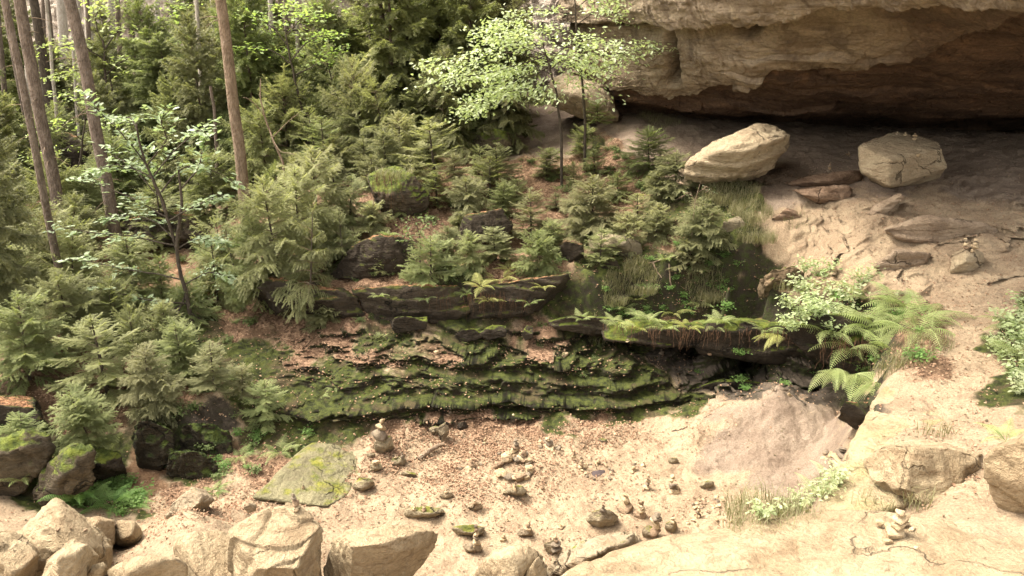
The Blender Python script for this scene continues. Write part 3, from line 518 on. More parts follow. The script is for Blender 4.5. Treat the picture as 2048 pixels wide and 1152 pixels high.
for k, (u, v, w, h, m, lab) in enumerate([
 (768,912,52,40,'L','mossy block under the largest cairn at the left end of the basin'),(752,946,34,24,'L','small mossy cube carrying one white stone beside the grey green wedge'),
 (797,934,40,22,'L','low mossy stone carrying two tiny cairns above the middle of the basin left side'),(727,986,48,32,'L','pointed mossy stone touching the right foot of the grey green wedge'),
 (817,956,34,16,'L','flat grey green stone lying alone among leaves'),(850,1036,92,24,'L','long flat mossy stone with two tiny cairns, above the long cream boulder'),
 (895,1000,32,20,'T','little tan block with pebbles on it in the open sand'),(948,1022,36,20,'T','half sunk triangular tan stone right of the little tan block'),
 (1032,998,54,26,'L','round mossy stone with a tiny cairn just below the large stone ring'),(1052,1076,38,24,'T','tan stone under a thin cairn near the bottom of the basin'),
 (1206,1058,70,44,'L','half buried mossy stone with a bare grey middle behind the layered tan rock'),(942,1076,72,30,'L','flat mossy stone behind the tall thin cairn near the bottom'),
 (946,1108,44,26,'T','tan stone in front of the flat mossy stone near the bottom'),(1104,1110,38,30,'L','bright mossy stone beside the leaning cairn at the basin bottom'),
 (1298,1078,40,28,'L','dark mossy stone left of the cairn group against the foreground ledge'),(1344,1068,30,30,'L','yellow green mossy stone right of the cairn group against the foreground ledge'),
 (888,886,26,44,'L','upright splintered mossy stone at the leafy edge, right one of a leaning pair'),(872,872,30,24,'L','tilted mossy stone at the leafy edge, left one of a leaning pair'),
 (925,862,26,20,'D','dark stump like stone on the leaves beside the leaning mossy pair'),(1412,978,34,18,'L','flat grey green stone half buried in the middle of the pale sand'),
 (1346,930,22,16,'L','tiny triangular grey green stone half buried in the sand'),(1205,886,28,10,'L','flat moss cushion in the sand near the foot of the wall'),
 (742,916,18,12,'L','little mossy stone against the foot of the large cairn block')]):
    small_rock(u, v, w, h, {'L': LICHEN, 'T': TAN, 'D': DARK}[m], lab, 200 + k)
# ------------------------------------------------------------------ cliffs
def catmull(K, t):
    n = len(K); i = np.clip(np.floor(t).astype(int), 0, n - 2); f = (t - i)[:, None]; K = np.asarray(K, float).reshape(n, -1)
    p0, p1, p2, p3_ = K[np.maximum(i - 1, 0)], K[i], K[i + 1], K[np.minimum(i + 2, n - 1)]
    return .5 * (2 * p1 + (p2 - p0) * f + (2 * p0 - 5 * p1 + 4 * p2 - p3_) * f ** 2 + (3 * p1 - p0 - 3 * p2 + p3_) * f ** 3)
def surf(Kg, nu, nv):
    Kg = np.array(Kg, float); a, b_, _ = Kg.shape
    R = np.stack([catmull(Kg[:, j], np.linspace(0, a - 1, nu)) for j in range(b_)], 1)
    R = np.stack([catmull(R[i], np.linspace(0, b_ - 1, nv)) for i in range(nu)], 0); return R
Vr = [-700, -300, -120, 0, 60, 120, 165, 205, 235, 252]
cols = { # u : distances for the rows above, then the foot
 1135: ([27,26,25.5,25.5,25.5,25.6,25.8,26,26,26.5], 190),
 1190: ([23,22.8,22.8,22.8,22.9,23,23.1,23.3,23.6,24.5], 205),
 1250: ([19,19.6,20.2,20.5,20.9,21,21.2,21.6,22.2,23.5], 224),
 1360: ([15.5,16.6,17.6,18.1,18.8,19.1,19.6,20.3,21.4,23.5], 246),
 1500: ([12.5,13.8,15.1,16,17,17.5,18.1,19.2,20.8,24], 258),
 1650: ([10.5,12,13.6,14.6,15.7,16.4,17.3,18.7,20.4,24.5], 266),
 1800: ([8.5,10.2,12,13.2,14.4,15.4,16.6,18.2,20,24.5], 268),
 1950: ([6.8,8.5,10.4,11.8,13,14.2,15.6,17.5,19.5,24.5], 268),
 2100: ([5.5,7,8.8,10.3,11.6,13,14.6,16.6,19,24], 268),
 2400: ([4.2,5.4,7,8.2,9.4,10.8,12.4,14.5,17,22], 268)}
Kg = []
for u, (Ys, vf) in cols.items():
    row = []
    for v, Y in zip(Vr, Ys):
        vv = v if v < 160 else 160 + (v - 160) * (vf - 160) / (252 - 160)
        row.append(list(P(u, vv, Y)) + [u, vv])
    q = P(u, vv, Y); row.append([q[0], q[1] + .6, q[2] - 1.5, u, vv + 8])
    Kg.append(row)
S = surf(Kg, 900, 620); CP = S[..., :3]; CU, CVv = S[..., 3], S[..., 4]
nrm = normals_grid(CP)
if (nrm[450, 300] @ (CP[450, 300] - CAM)) > 0: nrm = -nrm
wob = fbm(CP * .5, 3, 71)
st = (CP[..., 2] + .12 * CP[..., 0] + .35 * wob); f4 = st / .45 - np.floor(st / .45)
dsp = .16 * fbm(CP * .35, 3, 72) + .05 * fbm(CP * np.array([1.2, 1.2, 5]), 4, 73) + .16 * f4 * (1 - sstep(.93, 1, f4)) * sstep(-.2, .5, vnoise(CP * .3, 74)) + .012 * fbm(CP * 9, 3, 75)
pl = fbm(CP * .8, 3, 76); dsp += (np.floor(pl * 3) / 3 - pl) * .10
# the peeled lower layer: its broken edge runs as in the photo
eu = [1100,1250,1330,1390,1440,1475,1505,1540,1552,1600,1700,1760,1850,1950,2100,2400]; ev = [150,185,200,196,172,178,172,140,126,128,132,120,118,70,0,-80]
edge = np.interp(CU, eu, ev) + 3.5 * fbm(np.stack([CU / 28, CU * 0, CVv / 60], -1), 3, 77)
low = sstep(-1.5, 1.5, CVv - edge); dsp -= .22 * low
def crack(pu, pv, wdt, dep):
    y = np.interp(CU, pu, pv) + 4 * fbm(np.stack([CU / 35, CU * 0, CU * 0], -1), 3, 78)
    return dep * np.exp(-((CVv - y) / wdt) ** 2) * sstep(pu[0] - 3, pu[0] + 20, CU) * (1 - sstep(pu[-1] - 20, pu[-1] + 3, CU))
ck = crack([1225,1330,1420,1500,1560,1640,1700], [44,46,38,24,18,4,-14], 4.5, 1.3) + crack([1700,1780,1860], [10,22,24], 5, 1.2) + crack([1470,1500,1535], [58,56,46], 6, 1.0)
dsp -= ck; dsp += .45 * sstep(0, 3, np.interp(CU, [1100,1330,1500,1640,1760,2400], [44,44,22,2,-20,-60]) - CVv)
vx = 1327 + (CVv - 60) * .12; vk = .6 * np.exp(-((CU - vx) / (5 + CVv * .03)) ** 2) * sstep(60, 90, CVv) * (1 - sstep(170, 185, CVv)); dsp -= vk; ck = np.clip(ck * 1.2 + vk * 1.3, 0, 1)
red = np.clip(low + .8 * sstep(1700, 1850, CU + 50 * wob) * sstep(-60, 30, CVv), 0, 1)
CP = CP + nrm * dsp[..., None]
b = NB('cliff_sandstone'); co = b.co(); lo = b.attr('low')
n1 = b.noise(b.stretch(co, 1, 1, 3.5), .8, 7, .62, .6); n2 = b.noise(b.stretch(co, 1.5, 1.5, .35), 1.2, 6, .6); n3 = b.noise(co, 14, 5, .7); n5 = b.noise(co, 2.2, 6, .65)
up = b.mix(b.ramp(n1, .38, .62), (0.31, 0.245, 0.17, 1), (0.20, 0.15, 0.10, 1))
up = b.mix(b.math('MULTIPLY', b.ramp(n5, .55, .68), .8), up, (0.33, 0.265, 0.175, 1))
up = b.mix(b.math('MULTIPLY', b.ramp(n2, .54, .66), .75), up, (0.12, 0.088, 0.06, 1))
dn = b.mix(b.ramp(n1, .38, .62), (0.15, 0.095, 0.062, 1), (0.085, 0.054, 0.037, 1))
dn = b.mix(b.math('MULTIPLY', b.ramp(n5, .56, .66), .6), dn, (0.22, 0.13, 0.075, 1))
col = b.mix(lo, up, dn); bed = b.noise(b.stretch(co, .35, .35, 9), 1.4, 5, .7, .5); col = b.mix(b.math('MULTIPLY', b.ramp(bed, .57, .63), .45), col, (0.09, 0.06, 0.04, 1)); col = b.mix(b.math('MULTIPLY', b.attr('crk'), .85), col, (0.02, 0.015, 0.011, 1)); col = b.mix(.5, col, b.mix(b.ramp(n3, .3, .7), (.6, .6, .6, 1), (1.3, 1.3, 1.3, 1)), 'MULTIPLY')  # crk: shade inside the cracks, painted dark into the cliff colour
b.set(b.b.inputs['Base Color'], col); b.bump(b.math('ADD', b.noise(b.stretch(co, 1, 1, 3), 3, 8, .7, .3), b.math('MULTIPLY', n3, .4)), .12); M_CLIFF = b.m
# give the cliff a body: extend the sheet up and back
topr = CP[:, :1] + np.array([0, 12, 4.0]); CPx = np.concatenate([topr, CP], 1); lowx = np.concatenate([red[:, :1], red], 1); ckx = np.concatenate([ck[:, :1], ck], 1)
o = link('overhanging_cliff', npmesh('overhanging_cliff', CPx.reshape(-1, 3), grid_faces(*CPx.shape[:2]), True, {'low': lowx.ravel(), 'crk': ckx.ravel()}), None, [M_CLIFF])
tag(o, 'huge brown sandstone cliff overhanging the dark cave at upper right', 'cliff')
# pale cliff behind the trees
b = NB('pale_cliff'); co = b.co()
n1 = b.noise(b.stretch(co, 1, 1, .22), .9, 6, .6, .3); n2 = b.noise(b.stretch(co, 1, 1, 3), 1.2, 6, .65); n3 = b.noise(co, 6, 5, .7)
col = b.mix(b.ramp(n1, .4, .6), (0.42, 0.36, 0.30, 1), (0.25, 0.20, 0.16, 1)); col = b.mix(b.math('MULTIPLY', b.ramp(n2, .52, .66), .6), col, (0.16, 0.12, 0.09, 1))
b.set(b.b.inputs['Base Color'], col); b.bump(b.math('ADD', n2, b.math('MULTIPLY', n3, .4)), .25); M_BACK = b.m
def backwall(path, label, seed, rough_=1.0):
    """path: (u, distance, v of foot)"""
    Kb = []
    for u, Y, vf in path:
        f_ = P(u, vf, Y); f_[2] -= 1.5; Kb.append([f_ + np.array([0, 6, 12]), f_ + np.array([0, 2.5, 11]), f_ + np.array([0, 1.6, 7.5]), f_ + np.array([0, .5, 4]), f_])
    Q = surf(Kb, 500, 200); n = normals_grid(Q)
    if (n[250, 100] @ (Q[250, 100] - CAM)) > 0: n = -n
    s = (Q[..., 2] + .2 * fbm(Q * .3, 3, seed)) / 1.1; f = s - np.floor(s); pl = fbm(Q * .35, 3, seed + 5)
    d = rough_ * (.7 * fbm(Q * .22, 4, seed + 1) + .25 * f * (1 - sstep(.9, 1, f)) + (np.floor(pl * 3) / 3 - pl) * .7 + .08 * fbm(Q * 2, 4, seed + 3))
    Q = Q + n * d[..., None]
    o = link('rock_wall', npmesh('rock_wall', Q.reshape(-1, 3), grid_faces(500, 200), True), None, [M_BACK]); tag(o, label, 'cliff')
backwall([(480,41,110),(560,39,130),(700,36,140),(820,34,140),(920,32,140),(1020,31,150),(1100,29,165),(1180,26.5,170),(1260,25,180)], 'pinkish grey cliff rising behind the trees at top centre', 81)
backwall([(-600,60,100),(-200,58,100),(0,57,100),(200,55,95),(400,53,95),(600,52,95),(760,51,95)], 'pale streaked cliff in the far distance behind the tall trunks at top left', 91, .6)
# ================================================================== vegetation
LM = [(120,450,'thickest left trunk'),(470,250,'orange brown trunk'),(215,400,'tall trunk with the flared foot'),(350,470,'leafy left sapling'),(540,260,'bare curved sapling'),(790,385,'brown mossy boulder'),(740,520,'dark boulder in the hollow'),
 (970,460,'shadowed boulder face'),(1235,490,'flat grey slab'),(1470,320,'large leaning boulder'),(985,290,'round mossy boulder'),(1115,230,'left slim beech'),(370,210,'far brown boulder'),(600,240,'moss capped boulder'),(600,590,'dark rock knob'),(950,570,'fern ledge'),
 (640,940,'grey green wedge'),(270,880,'black hollow'),(140,1060,'triangular pale boulder'),(210,1005,'fresh green ferns'),(40,920,'mossy mound at the left edge'),(700,100,'crooked leaning tree'),(880,160,'pinkish cliff foot'),(1168,200,'right slim beech'),
 (1060,235,'upper path'),(1230,580,'mossy bank'),(1325,560,'dry sticks'),(490,660,'leafy track'),(180,830,'lone dark spruce'),(1750,650,'biggest ferns'),(1850,800,'yellowish bedrock hump'),(1400,1070,'foreground ledge'),(1560,790,'tip of the sand mound'),
 (1030,940,'large stone ring'),(1195,948,'ash ring'),(1410,1025,'loose stone pile'),(1790,1050,'foreground cairn'),(1930,520,'knee high block'),(1480,740,'shaded layered wall'),(900,715,'ledge cairn'),(1330,690,'hanging roots'),(2030,690,'right edge of the photo'),(764,860,'largest cairn'),(850,350,'pair of bright spruces')]
USED = set()
def unique(head, u, v, tail=''):
    near = sorted(LM, key=lambda a: (a[0] - u) ** 2 + (1.3 * (a[1] - v)) ** 2)
    for a in near[:4]:
        dx, dy = u - a[0], v - a[1]; dd = math.hypot(dx, dy)
        side = ('right of' if dx > 0 else 'left of') if abs(dx) > abs(dy) * 1.6 else (('below' if dy > 0 else 'above') if abs(dy) > abs(dx) * 1.6 else ('below and ' if dy > 0 else 'above and ') + ('right of' if dx > 0 else 'left of'))
        q = 'just ' if dd < 45 else ('a little ' if dd < 100 else 'well ')
        t = f'{head} {q}{side} the {a[2]}'
        if t not in USED and len(t.split()) <= 16: USED.add(t); return t
    a, b_ = near[0], near[1]; t = f'{head} between the {a[2]} and the {b_[2]}'
    if len(t.split()) <= 16 and t not in USED: USED.add(t); return t
    return None
def leaf_mat(name, c1, c2, trans=.35, rough=.6):
    b = NB(name, rough); co = b.co(); r0 = b.rnd(); n = b.noise(co, 6, 3, .6)
    col = b.mix(b.ramp(n, .35, .65), c1, c2); col = b.mix(b.math('MULTIPLY', r0, .7), col, (c2[0] * 1.02, c2[1] * .92, c2[2] * 1.05, 1))
    b.set(b.b.inputs['Base Color'], col)
    tr = b.n('ShaderNodeBsdfTranslucent'); b.set(tr.inputs[0], b.mix(1, col, (1.2, 1.3, .7, 1), 'MULTIPLY')); ms = b.n('ShaderNodeMixShader'); ms.inputs[0].default_value = trans
    b.l(b.b.outputs[0], ms.inputs[1]); b.l(tr.outputs[0], ms.inputs[2]); b.l(ms.outputs[0], b.o.inputs[0]); return b.m
def bark_mat(name, c1, c2, sc=1):
    b = NB(name); co = b.obj(); n = b.noise(b.stretch(co, 1, 1, .35), 14 * sc, 5, .7); n2 = b.noise(co, 3, 4, .6); v = b.vor(b.stretch(co, 1, 1, .45), 34 * sc)
    col = b.mix(b.ramp(n, .35, .65), c1, c2); col = b.mix(b.math('MULTIPLY', b.ramp(n2, .5, .7), .5), col, (c1[0] * .6, c1[1] * .65, c1[2] * .6, 1))
    b.set(b.b.inputs['Base Color'], col); b.bump(b.math('ADD', n, v), .02); return b.m
NEEDLE = leaf_mat('spruce_needles', (0.17, 0.205, 0.085, 1), (0.29, 0.315, 0.145, 1), .4)
NEEDLE_B = leaf_mat('bright_spruce_needles', (0.24, 0.265, 0.12, 1), (0.38, 0.395, 0.21, 1), .4)
NEEDLE_D = leaf_mat('dull_spruce_needles', (0.16, 0.175, 0.08, 1), (0.27, 0.275, 0.14, 1), .35)
LEAF = leaf_mat('rowan_leaf', (0.19, 0.26, 0.13, 1), (0.36, 0.44, 0.28, 1), .35, .35)
LEAF_Y = leaf_mat('beech_leaf', (0.20, 0.30, 0.08, 1), (0.36, 0.44, 0.18, 1), .5, .4)
LEAF_W = leaf_mat('glossy_pale_leaf', (0.25, 0.34, 0.14, 1), (0.47, 0.55, 0.33, 1), .35, .35)
FERN = leaf_mat('fern_green', (0.20, 0.26, 0.085, 1), (0.34, 0.40, 0.17, 1), .38)
FERN_Y = leaf_mat('fern_yellow', (0.30, 0.33, 0.09, 1), (0.44, 0.45, 0.18, 1), .4)
FERN_G = leaf_mat('fern_fresh_green', (0.10, 0.20, 0.05, 1), (0.19, 0.31, 0.09, 1), .4)
HERB = leaf_mat('herb_leaf', (0.08, 0.12, 0.04, 1), (0.17, 0.22, 0.08, 1), .35)
HERB_P = leaf_mat('pale_herb_leaf', (0.26, 0.33, 0.15, 1), (0.42, 0.48, 0.28, 1), .4)
GRASS = leaf_mat('grass_blade', (0.11, 0.12, 0.05, 1), (0.23, 0.22, 0.115, 1), .3)
BARK = bark_mat('spruce_bark', (0.10, 0.075, 0.058, 1), (0.19, 0.15, 0.12, 1))
BARK_D = bark_mat('dark_bark', (0.045, 0.035, 0.026, 1), (0.085, 0.068, 0.05, 1))
BARK_P = bark_mat('pale_bark', (0.30, 0.26, 0.22, 1), (0.42, 0.38, 0.33, 1))
TWIG = bark_mat('dry_twig', (0.17, 0.12, 0.08, 1), (0.28, 0.21, 0.15, 1))
def tube(path, rad, k=6):
    """swept tube along path (n,3) with radii (n,)"""
    path = np.asarray(path, float); n = len(path); rad = np.broadcast_to(rad, (n,))
    t = np.gradient(path, axis=0); t /= np.linalg.norm(t, axis=1, keepdims=True) + 1e-9
    ref = np.array([0, 0, 1.0]) if abs(t[:, 2]).mean() < .8 else np.array([1.0, 0, 0])
    a = np.cross(t, ref); a /= np.linalg.norm(a, axis=1, keepdims=True); b_ = np.cross(t, a)
    an = np.arange(k) * 2 * math.pi / k
    V = path[:, None] + rad[:, None, None] * (a[:, None] * np.cos(an)[None, :, None] + b_[:, None] * np.sin(an)[None, :, None])
    i = np.arange(n - 1)[:, None] * k; j = np.arange(k)[None]; jn = (j + 1) % k
    F = np.stack([i + j, i + jn, i + k + jn, i + k + j], -1).reshape(-1, 4)
    return V.reshape(-1, 3), F
class Acc:
    def __init__(s): s.V = []; s.Q = []; s.Tr = []; s.n = 0
    def add(s, V, F):
        V = np.asarray(V); (s.Q if F.shape[1] == 4 else s.Tr).append(F + s.n); s.V.append(V); s.n += len(V)
    def mesh(s, name, smooth=True):
        return npmesh(name, np.concatenate(s.V), [np.concatenate(x) for x in (s.Q, s.Tr) if x], smooth)
def unit(a): return a / (np.linalg.norm(a, axis=-1, keepdims=True) + 1e-9)
def tris(base, d, side, L, W):
    """slim triangles: base (n,3), direction d, side vector"""
    n = len(base); V = np.stack([base - side * W, base + side * W, base + d * L], 1).reshape(-1, 3)
    return V, np.arange(3 * n).reshape(n, 3)
def spruce_crown(h, R, r_, droop=.35, dens=1.0, needle=.036, nw=.0050, step=.012, start=.06, whorl=.13, sparse=0):
    """branches with side twigs and needles; returns needle acc, wood acc"""
    ac, wd = Acc(), Acc(); segs = []
    z = h * start
    while z < h * .97:
        t = z / h; L0 = R * (1 - t) ** .5 * (1 if t > .12 else .8) * (1 if t < .85 else .6)
        nb = int(r_.integers(6, 9)) if L0 > .15 else 5; a0 = r_.uniform(0, 6.28)
        for i in range(nb):
            if r_.random() < sparse: continue
            az = a0 + i * 6.283 / nb + r_.normal(0, .2); L = max(.06, L0 * r_.uniform(.45, 1.15)); n = max(4, int(L / .09) + 2)
            e0 = .55 * t + .12 + r_.normal(0, .08); sp = np.linspace(0, 1, n)
            rr = L * sp; zz = z + r_.normal(0, .02) + L * (math.tan(e0) * sp - droop * 1.35 * (1 - t * .8) * sp ** 1.6 + .18 * sp ** 4)
            u = np.array([math.cos(az), math.sin(az), 0]); sd_ = np.array([-u[1], u[0], 0])
            wig = r_.normal(0, .012, n).cumsum() * L
            path = u * rr[:, None] + sd_ * wig[:, None]; path[:, 2] = zz
            V, F = tube(path, np.linspace(.004 + .006 * L, .0015, n), 3); wd.add(V, F)
            segs.append((path, .9))
            ns = max(2, int(L / (.055 / dens)))
            for q in range(ns):
                s0 = .12 + .86 * (q + r_.random() * .6) / ns
                for sg in (-1, 1):
                    if r_.random() > .9: continue
                    l2 = L * .52 * (1 - s0) ** .6 * (.4 + s0) * r_.uniform(.7, 1.2) + .04
                    bi = s0 * (n - 1); i0 = int(min(bi, n - 2)); pb = path[i0] + (path[i0 + 1] - path[i0]) * (bi - i0)
                    d = unit(unit(path[i0 + 1] - path[i0]) * r_.uniform(.7, 1.1) + sd_ * sg * r_.uniform(.6, 1.0) + np.array([0, 0, r_.normal(-.05 - droop * .5, .15)]))
                    m = max(3, int(l2 / .05)); s_ = np.linspace(0, 1, m)[:, None]
                    p2 = pb + d * l2 * s_ + np.array([0, 0, -1.0]) * l2 * droop * .5 * s_ ** 2; segs.append((p2, .75))
                    if l2 > .22:
                        for w_ in range(int(l2 / .09)):
                            s3 = r_.uniform(.25, .9); pb3 = pb + d * l2 * s3; sg3 = 1 if w_ % 2 else -1
                            d3 = unit(d + np.cross(d, [0, 0, 1]) * sg3 * .9 + np.array([0, 0, r_.normal(-.1, .15)]))
                            l3 = l2 * .35 * (1.15 - s3); segs.append((pb3 + d3 * l3 * np.linspace(0, 1, 3)[:, None], .65))
        z += whorl * r_.uniform(.7, 1.2) * (1.1 - .45 * t)
    segs.append((np.stack([np.zeros(6), np.zeros(6), np.linspace(h * .9, h, 6)], 1), 1))
    B, Dr = [], []
    for p, f in segs:
        d = np.diff(p, axis=0); ln = np.linalg.norm(d, axis=1); cum = np.concatenate([[0], ln.cumsum()]); tot = cum[-1]
        st_ = np.arange(0 if f < .9 else tot * .2, tot, step)
        if not len(st_): continue
        B.append(np.stack([np.interp(st_, cum, p[:, k]) for k in range(3)], 1)); ii = np.clip(np.searchsorted(cum, st_) - 1, 0, len(d) - 1); Dr.append(unit(d[ii]))
    B = np.concatenate(B); Dr = np.concatenate(Dr); sdv = unit(np.cross(Dr, [0, 0, 1.0]) + 1e-4); up = np.cross(sdv, Dr); N = len(B)
    for sg in (-1, 1):
        d = unit(Dr * r_.uniform(.5, 1.0, (N, 1)) + sdv * sg * r_.uniform(.5, 1, (N, 1)) + up * r_.normal(.1, .3, (N, 1)))
        ac.add(*tris(B, d, unit(np.cross(d, up)), needle, nw))
    d = unit(Dr * .8 + up * r_.uniform(.2, .8, (N, 1))); ac.add(*tris(B, d, sdv, needle * .9, nw))
    return ac, wd
def trunk_acc(h, r0, r1, r_, bend=.02, k=8, n=10, flare=0):
    s_ = np.linspace(0, 1, n); p = np.stack([r_.normal(0, bend, n).cumsum() * h / n * 2, r_.normal(0, bend, n).cumsum() * h / n * 2, s_ * h], 1); p[:, :2] -= p[0, :2]
    rad = r0 + (r1 - r0) * s_
    a = Acc(); a.add(*tube(p, rad, k)); return a
SP = {}
def make_spruce(key, h, R, seed, mat, **k):
    r_ = np.random.default_rng(seed); ac, wd = spruce_crown(h, R, r_, **k)
    tr = trunk_acc(h, .012 + .012 * h, .003, r_, .0)
    tm_ = tr.mesh('trunk'); tm_.materials.append(BARK_D if h < 3 else BARK); cm_ = ac.mesh('crown', False); cm_.materials.append(mat); bm_ = wd.mesh('branches'); bm_.materials.append(TWIG)
    SP[key] = (h, R, tm_, bm_, cm_)
for key, mat, dr in (('a', NEEDLE, .35), ('b', NEEDLE_B, .45), ('d', NEEDLE_D, .5)):
    make_spruce(key + '1', 1.0, .62, 101 + ord(key), mat, droop=dr * .7, sparse=.1)
    make_spruce(key + '2', 2.0, .95, 102 + ord(key), mat, droop=dr, sparse=.15)
    make_spruce(key + '3', 2.1, 1.15, 103 + ord(key), mat, droop=dr * 1.1, sparse=.28)
for key, mat, dr in (('a', NEEDLE, .4), ('b', NEEDLE_B, .35), ('d', NEEDLE_D, .45)):
    make_spruce(key + '5', 1.6, 1.0, 131 + ord(key), mat, droop=dr * 1.2, sparse=.35, whorl=.17)
    make_spruce(key + '6', 2.4, .85, 132 + ord(key), mat, droop=dr * .6, sparse=.3, whorl=.2)
    make_spruce(key + '7', 1.3, .95, 133 + ord(key), mat, droop=dr, sparse=.2, whorl=.1)
for key, mat in (('e', NEEDLE), ('f', NEEDLE_D)):
    make_spruce(key + '4', 5.0, 1.7, 104 + ord(key), mat, droop=.5, whorl=.27, step=.024, needle=.075, nw=.011, dens=.75)
print('needles', {k: len(v[4].polygons) for k, v in SP.items()})
nsp = 0
ALT = {'2': '267', '3': '357', '1': '17'}
def spruce(key, pos, h, width, label, group=None, tilt=(0, 0)):
    key = key[0] + (random.choice(ALT.get(key[1], key[1])) if not (key[1] == '3' and not group) else random.choice('33335')); tilt = (random.gauss(0, .07), random.gauss(0, .07))
    """width = crown radius in metres"""
    if group: uu_, vv_ = proj(*pos); tone_ = {'a': 'green', 'b': 'bright', 'd': 'dull', 'e': 'tall green', 'f': 'tall dull'}[key[0]]; sz_ = '' if key[0] in 'ef' else ('small ' if h < .8 else ('' if h < 1.7 else 'large ')); label = unique(f'{sz_}{tone_} spruce', uu_, vv_ - h * 20) or label
    H_, R_, tm_, bm_, cm_ = SP[key]; e = empty('spruce_tree', pos, label, 'spruce', group, random.uniform(0, 6.28), (width / R_, width / R_, h / H_)); e.rotation_euler[0], e.rotation_euler[1] = tilt
    for nm, m_ in (('trunk', tm_), ('branches', bm_), ('crown', cm_)):
        o = bpy.data.objects.new(nm, m_); C.objects.link(o); o.parent = e
    return e
def spruce_at(key, u, vb, vt, hw, label, Y=None, group=None, tilt=(0, 0)):
    p = G(u, vb) if Y is None else P(u, vb, Y)
    top = P(u, vt, p[1]); h = top[2] - p[2]; d = (p[1] * cT - (p[2] - 6) * sT)
    return spruce(key, p, max(.3, h), hw * 1.12 / FPX * d, label, group, tilt)
